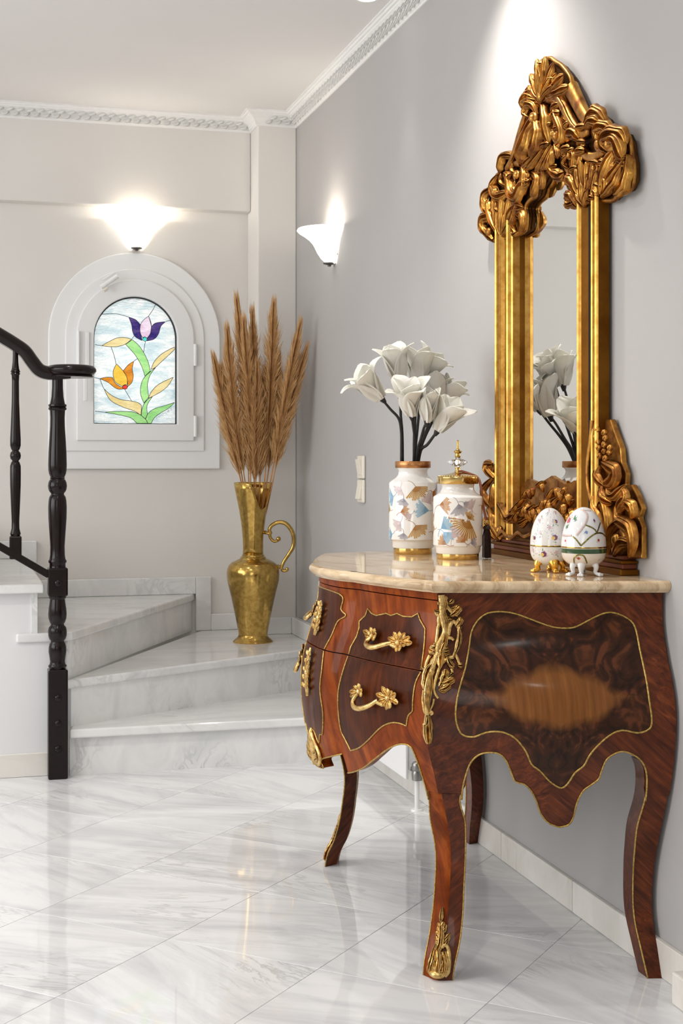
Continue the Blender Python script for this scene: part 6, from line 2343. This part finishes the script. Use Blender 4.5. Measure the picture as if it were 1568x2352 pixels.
# green band under the seam
mb = MB()
mb.grid(lambda u, v: tuple(s2_(2 * PI * u, zm2 - 0.003 - 0.010 * v, 0.0007)), 48, 2)
obj('green_band', mb, plain('green_glaze', (0.03, 0.085, 0.03), 0.12, 0, 0.5, noise=0.2, nscale=80), l2, smooth=True)
rs = random.Random(8)
sets = {}
for par, x, y, cols, r in ((u2, 825, 380, ('rose', 'rose', 'leaf', 'blue', 'yellow'), 0.0050), (u2, 920, 340, ('leaf', 'leaf', 'pale', 'blue'), 0.0040), (u2, 800, 470, ('leaf', 'leaf', 'blue'), 0.0036), (u2, 1200, 375, ('plum', 'blue'), 0.0026), (u2, 1085, 545, ('blue', 'blue', 'leaf'), 0.0028), (u2, 775, 680, ('rose', 'leaf'), 0.0020), (u2, 1260, 665, ('red', 'rose', 'leaf'), 0.0024), (u2, 1350, 540, ('blue',), 0.002),
                        (l2, 970, 935, ('red', 'leaf', 'red'), 0.0026), (l2, 1270, 965, ('pink', 'red'), 0.0020), (u2, 1210, 275, ('pale', 'leaf'), 0.0016)):
    a, h = ea(x, y)
    for k, col in enumerate(cols):
        mb = sets.setdefault((par.name, col), (par, MB()))[1]
        if k == 0:
            blossom(mb, s2_, a, h, r * 1.15, ER, 5, 0.4, 0.0008)
        dots(mb, s2_, a, h, ER, 9, r * 0.95, r * 0.26, rs)
for (pn, col), (par, mb) in sets.items():
    obj('flower_painting', mb, PAINT[col], par)['kind'] = 'stuff'

# ------------------------------------------------------------------ magnolias
E7 = 4.126


def fp(x, y, d):
    return PD(760 + x / E7, 760 + y / E7, d)


def petal_mesh(base, axis, out, L, Wd, open_, recurve, rs):
    """one thick obovate petal: starts along the axis, leans outwards, tip rolls back"""
    axis = axis.normalized()
    out = (out - axis * out.dot(axis)).normalized()
    side_ = axis.cross(out)
    nu, nv = 14, 8
    vs, fs = [], []
    th = 0.0011
    P, S = [], []
    for i in range(nu + 1):
        u = i / nu
        ang = open_ * (1.30 * u ** 0.45 - 0.75 * u) + recurve * max(0, u - 0.55) ** 1.5 * 4.2
        if i == 0:
            p = base + out * (Wd * 0.10)
        else:
            p = P[-1][0] + (axis * math.cos(ang) + out * math.sin(ang)) * (L / nu)
        P.append((p, ang))
    for lay in (0, 1):
        for i in range(nu + 1):
            u = i / nu
            p, ang = P[i]
            w = Wd * (0.30 + 0.70 * math.sin(PI * min(u * 0.86 + 0.06, 1)) ** 0.8) * (1 - 0.72 * max(0, (u - 0.78) / 0.22) ** 2)
            nrm = out * math.cos(ang) - axis * math.sin(ang)
            cup = 0.62 * (1 - 0.8 * u)
            for j in range(nv + 1):
                v = 2 * j / nv - 1
                q = p + side_ * (w * 0.5 * v) - nrm * (w * 0.5 * cup * v * v) + nrm * (0.0012 * math.sin(9 * v + 5 * u) * u)
                if lay:
                    q = q - nrm * th
                vs.append(q)
    n1 = (nu + 1) * (nv + 1)
    for i in range(nu):
        for j in range(nv):
            a, b, c_, d_ = i * (nv + 1) + j, i * (nv + 1) + j + 1, (i + 1) * (nv + 1) + j + 1, (i + 1) * (nv + 1) + j
            fs += [(a, b, c_, d_), (n1 + a, n1 + d_, n1 + c_, n1 + b)]
    rim = [i * (nv + 1) for i in range(nu + 1)] + [nu * (nv + 1) + j for j in range(1, nv + 1)] + [i * (nv + 1) + nv for i in range(nu - 1, -1, -1)] + [j for j in range(nv - 1, 0, -1)]
    for a, b in zip(rim, rim[1:] + rim[:1]):
        fs.append((a, n1 + a, n1 + b, b))
    return MB().add(vs, fs)


RIGHT = Vector((CS, -SN, 0))
TOWARD = Vector((-SN, -CS, 0))
UP = Vector((0, 0, 1))
# label, base pixel, tip direction (right, up, toward viewer), petal length, opening, depth, stem path to the mouth
MAG = [('white magnolia leaning far left out of the vase', (478, 640), (-0.70, 0.75, 0.25), 0.100, 0.55, 3.82, [(560, 740), (640, 830), (665, 950), (668, 1100), (668, 1230)], 0.9),
       ('tall white magnolia second from the left, at the top', (640, 485), (-0.15, 1.0, 0.15), 0.098, 0.42, 3.87, [(655, 640), (660, 800), (672, 950), (675, 1100), (675, 1230)], 0.7),
       ('white magnolia at the top centre of the bunch', (825, 500), (0.05, 1.0, -0.1), 0.094, 0.58, 3.91, [(812, 620), (800, 780), (790, 950), (788, 1100), (790, 1230)], 0.8),
       ('white magnolia at upper right of the bunch', (850, 470), (0.55, 0.85, 0.0), 0.088, 0.60, 3.94, [(840, 620), (830, 800), (815, 950), (800, 1100), (798, 1230)], 0.9),
       ('front centre white magnolia low in the bunch', (765, 800), (-0.15, 1.0, 0.45), 0.098, 0.55, 3.79, [(775, 880), (790, 990), (790, 1110), (786, 1230)], 0.8),
       ('rounded white magnolia bud right of centre', (912, 858), (0.08, 1.0, 0.40), 0.080, 0.24, 3.78, [(880, 920), (850, 1030), (825, 1120), (805, 1230)], 0.1),
       ('white magnolia behind the rounded bud', (960, 800), (0.10, 1.0, -0.2), 0.100, 0.35, 3.92, [(930, 880), (870, 1020), (835, 1120), (812, 1230)], 0.6),
       ('white magnolia at the middle right, half hidden', (1010, 740), (0.50, 0.85, -0.1), 0.092, 0.60, 3.95, [(960, 860), (900, 980), (850, 1110), (818, 1230)], 0.9),
       ('lowest white magnolia opening far right', (1010, 945), (0.48, 0.85, 0.25), 0.092, 0.66, 3.80, [(970, 1000), (910, 1080), (850, 1130), (818, 1230)], 0.5)]
PROTO = None
for i, (lab, bp_, dr_, L, opn, D, path, rec) in enumerate(MAG):
    base_ = fp(*bp_, D)
    pts = [base_]
    for k, (x, y) in enumerate(path):
        f_ = (k + 1) / len(path)
        pts.append(fp(x, y, D * (1 - f_) + VD * f_))
    pts[-1] = Vector((pts[-1].x, pts[-1].y, vz(401)))
    t = thing('magnolia', lab, 'flower', tuple(pts[-1]), 'artificial magnolias in the vase')
    ax = (RIGHT * dr_[0] + UP * dr_[1] + TOWARD * dr_[2]).normalized()
    sp = [Vector(p) for p in curve(pts, 22)]
    m = len(sp)
    obj('stem', MB().tube(sp, [0.0034 + 0.0016 * k / (m - 1) for k in range(m)], 8), M_BLACK, t, smooth=True)
    obj('calyx', MB().tube([base_ - ax * 0.016, base_ - ax * 0.006, base_ + ax * 0.004], [0.0045, 0.0078, 0.0098], 10), M_BLACK, t, smooth=True)
    e1 = ax.orthogonal().normalized()
    e2 = ax.cross(e1)
    rs = random.Random(100 + i)
    L *= 1.16
    ph = rs.uniform(0, 2)
    for k in range(3):
        a = ph + 2 * PI * k / 3
        o = e1 * math.cos(a) + e2 * math.sin(a)
        obj('petal', petal_mesh(base_, ax, o, L * rs.uniform(0.93, 1.03), L * 0.60, opn * rs.uniform(0.45, 0.7), rec * rs.uniform(0.3, 0.7), rs), M_PETAL, t, smooth=True, angle=70)
    for k in range(4):
        a = ph + 0.6 + 2 * PI * k / 4
        o = e1 * math.cos(a) + e2 * math.sin(a)
        obj('petal', petal_mesh(base_, ax, o, L * rs.uniform(1.0, 1.15), L * 0.55, opn * rs.uniform(1.15, 1.6), rec * rs.uniform(0.8, 1.25), rs), M_PETAL, t, smooth=True, angle=70)

# ------------------------------------------------------------------ brass ewer on the second step
ED = 6.03
c = PD(581, 1468, ED)
EX, EY = c.x, 5.86
dd = EX * SN + EY * CS
EX = PY(581, 1468, EY).x
dd = EX * SN + EY * CS
ez0 = H - (680 + 2262 / 2.869 - YH) / F * dd
ez = lambda y: Z2 + (H - (680 + y / 2.869 - YH) / F * dd - ez0)
ex = lambda w: w / 2.869 / F * dd
ew = thing('brass_ewer', 'tall brass ewer with scrolled handle on the marble step', 'ewer', (EX, EY, Z2))
foot = [(0, Z2), (ex(132), Z2), (ex(133), ez(2258)), (ex(120), ez(2245)), (ex(104), ez(2232)), (ex(98), ez(2222)), (ex(95), ez(2212))]
bod = [(ex(95), ez(2216)), (ex(97), ez(2200)), (ex(108), ez(2140)), (ex(124), ez(2060)), (ex(142), ez(1975)), (ex(158), ez(1910)), (ex(170), ez(1860)), (ex(174), ez(1815)), (ex(171), ez(1785)), (ex(160), ez(1757)), (ex(140), ez(1738)), (ex(110), ez(1724)), (ex(90), ez(1715)), (ex(80), ez(1703)), (ex(72), ez(1695)), (ex(68), ez(1690)), (ex(68), ez(1682))]
obj('foot', MB().lathe(foot, (EX, EY, 0), 56), M_BRASS, ew, smooth=True, angle=50)
obj('body', MB().lathe(bod, (EX, EY, 0), 64), M_BRASS, ew, smooth=True, angle=50)
# flared neck with a scooped lip: its rim dips on the side of the handle
aR = math.atan2(RIGHT.y * 0.72 + TOWARD.y * 0.69, RIGHT.x * 0.72 + TOWARD.x * 0.69)
neck = [(64, 1690), (63, 1640), (64, 1590), (68, 1540), (73, 1490), (80, 1440), (88, 1390), (97, 1345), (106, 1300), (114, 1260), (122, 1212)]
vs, fs = [], []
nA = 72
for j, (w, y) in enumerate(neck):
    for k in range(nA):
        a = 2 * PI * k / nA
        da = abs((a - aR + PI) % (2 * PI) - PI)
        dip = max(0.0, 1 - (da / 0.85) ** 2) if da < 0.85 else 0.0
        top = 1212 + 175 * dip
        yy = 1690 + (y - 1690) * (1690 - top) / (1690 - 1212)
        ww = float(np.interp(-yy, [-n_[1] for n_ in neck], [n_[0] for n_ in neck]))
        fac = 1 + 0.018 * math.cos(8 * a) * min(1, j / 3)
        vs.append((EX + ex(ww) * fac * math.cos(a), EY + ex(ww) * fac * math.sin(a), ez(yy)))
for j in range(len(neck) - 1):
    for k in range(nA):
        k2 = (k + 1) % nA
        fs.append((j * nA + k, j * nA + k2, (j + 1) * nA + k2, (j + 1) * nA + k))
obj('neck', MB().add(vs, fs), M_BRASS, ew, smooth=True, angle=50, solid=0.0025, offset=-1)
obj('collar', MB().lathe([(ex(66), ez(1712)), (ex(84), ez(1710)), (ex(84), ez(1704)), (ex(73), ez(1698)), (ex(74), ez(1690)), (ex(68), ez(1684)), (ex(66), ez(1684))], (EX, EY, 0), 48), M_BRASS, ew, smooth=True, angle=50)


def hp_(x, y):
    return PD(440 + x / 2.869, 680 + y / 2.869, dd)


hd = [(480, 1558), (520, 1565), (512, 1540), (530, 1510), (575, 1490), (620, 1500), (655, 1540), (672, 1590), (668, 1650), (640, 1700), (610, 1745), (592, 1785), (585, 1800)]
pc_ = curve(hd, 60)
obj('handle', MB().tube([hp_(*p) for p in pc_], [ex(9) + ex(5) * math.sin(PI * k / (len(pc_) - 1)) for k in range(len(pc_))], 12), M_BRASS, ew, smooth=True)
pc_ = curve([(515, 1550), (518, 1590), (540, 1615), (565, 1612), (572, 1598)], 20)
hs_ = obj('handle_scroll', MB().tube([hp_(*p) for p in pc_], [ex(11) - ex(3) * k / 20 for k in range(len(pc_))], 10).sphere(tuple(hp_(572, 1600)), ex(16), 12, 8), M_BRASS, ew, smooth=True)
pc_ = curve([(590, 1785), (600, 1808), (618, 1810), (632, 1800)], 14)
obj('handle_scroll', MB().tube([hp_(*p) for p in pc_], ex(10), 10).sphere(tuple(hp_(628, 1800)), ex(13), 12, 8), M_BRASS, ew, smooth=True)
for x0, x1, y in ((462, 510, 1556), (548, 590, 1780)):
    mb = MB()
    a, b = hp_(x0, y), hp_(x1, y + 4)
    mb.tube([a.lerp(b, q) for q in (0, 0.3, 0.5, 0.7, 1)], [ex(11), ex(10), ex(14), ex(9), ex(9)], 12)
    obj('handle_mount', mb, M_BRASS, ew, smooth=True)

# ------------------------------------------------------------------ pampas grass
PAMP = [('pampas plume at far left, leaning outwards over the window edge', (155, 440), (340, 1300), 0.30, 0.00, 0.62),
        ('second pampas plume from the left, short and drooping', (205, 520), (350, 1310), 0.36, 0.05, 0.60),
        ('third pampas plume from the left, slim with pointed tip', (235, 235), (365, 1320), 0.34, -0.03, 0.64),
        ('tallest pampas plume, third from the window side', (298, 30), (380, 1330), 0.36, 0.03, 0.70),
        ('broad pampas plume just right of the tallest one', (345, 190), (390, 1340), 0.38, -0.05, 0.70),
        ('slim upright pampas plume in the middle of the ewer', (400, 110), (410, 1330), 0.36, 0.06, 0.74),
        ('short dark pampas plume low in the middle', (432, 480), (420, 1320), 0.34, -0.02, 0.60),
        ('short pampas plume right of the middle gap', (480, 540), (445, 1330), 0.34, 0.05, 0.62),
        ('tall pampas plume with bare stalk right of the middle', (540, 80), (470, 1340), 0.36, 0.0, 0.60),
        ('narrow pampas plume behind the tall right one', (570, 440), (478, 1345), 0.30, 0.08, 0.56),
        ('tall pampas plume leaning right beside the grey wall', (708, 215), (490, 1380), 0.34, -0.02, 0.60),
        ('thin pampas plume at far right against the grey wall', (745, 380), (500, 1385), 0.26, 0.07, 0.58)]
for i, (lab, tip, bot, wid, dz, frac) in enumerate(PAMP):
    rs = random.Random(300 + i)
    D0, D1 = dd + 0.0, dd + dz - 0.05
    if i in (10, 11):
        D1 = dd - 0.10 + (0.03 if i == 11 else 0)
    if i == 8:
        D1 = dd - 0.06
    k0 = PD(440 + bot[0] / 2.869, 680 + bot[1] / 2.869, D0)
    k1 = PD(440 + tip[0] / 2.869, 680 + tip[1] / 2.869, D1)
    # the stalk reaches down inside the neck of the ewer
    root_ = Vector((EX + (k0.x - EX) * 0.35, EY + (k0.y - EY) * 0.35, ez(1600)))
    mid_ = k0.lerp(k1, 0.5) + Vector((0, 0, 0.01))
    sway = (k1 - k0).cross(Vector((0, 1, 0))).normalized() * rs.uniform(-0.012, 0.012)
    ax_pts = [Vector(p) for p in curve([root_, k0, mid_ + sway, k1], 30)]
    t = thing('pampas_grass', lab, 'dried grass', tuple(root_), 'pampas plumes in the brass ewer')
    m = len(ax_pts)
    cut = int(m * (0.3333 + 0.6667 * (1 - frac))) + 1
    obj('stalk', MB().tube(ax_pts[:cut + 8], [0.0036 - 0.0016 * k / (cut + 8) for k in range(len(ax_pts[:cut + 8]))], 6), M_STALK, t, smooth=True)
    mb = MB()
    vr = (0.34, 0.45, 0.42, 0.5, 0.5, 0.42, 0.3, 0.4, 0.85, 0.5, 0.62, 0.6)[i]
    for _ in range(1900):
        u = rs.random() ** 0.85
        v0 = (1 - frac) * vr
        f_ = 0.3333 + 0.6667 * (v0 + u * (1 - v0) * 0.93)
        q = f_ * (m - 1)
        j = min(int(q), m - 2)
        p = ax_pts[j].lerp(ax_pts[j + 1], q - j)
        T = (ax_pts[j + 1] - ax_pts[j]).normalized()
        a = rs.uniform(0, 2 * PI)
        e1 = T.orthogonal().normalized()
        e2 = T.cross(e1)
        o = e1 * math.cos(a) + e2 * math.sin(a)
        env = math.sin(PI * min(1, u * 1.0 + 0.10)) ** 0.8 * 0.7 + 0.18
        Ls = rs.uniform(0.06, 0.125) * (1 - 0.2 * u)
        ang = (0.06 + 0.5 * rs.random() ** 0.8) * wid / 0.34 * env * 1.45
        tip_ = p + T * (Ls * math.cos(ang)) + o * (Ls * math.sin(ang)) + Vector((0, 0, -0.006 * rs.random()))
        midp = p.lerp(tip_, 0.5) + o * (Ls * 0.06)
        w = rs.uniform(0.0008, 0.0017)
        sd = T.cross(o).normalized()
        sd = (sd * math.cos(a * 3) + o * math.sin(a * 3)).normalized()
        mb.add([p - sd * w * 0.6, p + sd * w * 0.6, midp + sd * w, tip_, midp - sd * w], [(0, 1, 2, 4), (4, 2, 3)])
    for _ in range(26):      # stray hairs
        q = (0.3333 + 0.6667 * rs.uniform(1 - frac, 0.96)) * (m - 1)
        j = min(int(q), m - 2)
        p = ax_pts[j]
        T = (ax_pts[j + 1] - ax_pts[j]).normalized()
        e1 = T.orthogonal().normalized()
        o = e1 * math.cos(rs.uniform(0, 6.28)) + T.cross(e1) * math.sin(rs.uniform(0, 6.28))
        tip_ = p + T * 0.08 + o * rs.uniform(0.02, 0.045)
        sd = T.cross(o).normalized() * 0.0004
        mb.add([p - sd, p + sd, tip_], [(0, 1, 2)])
    obj('plume', mb, M_PLUME, t)
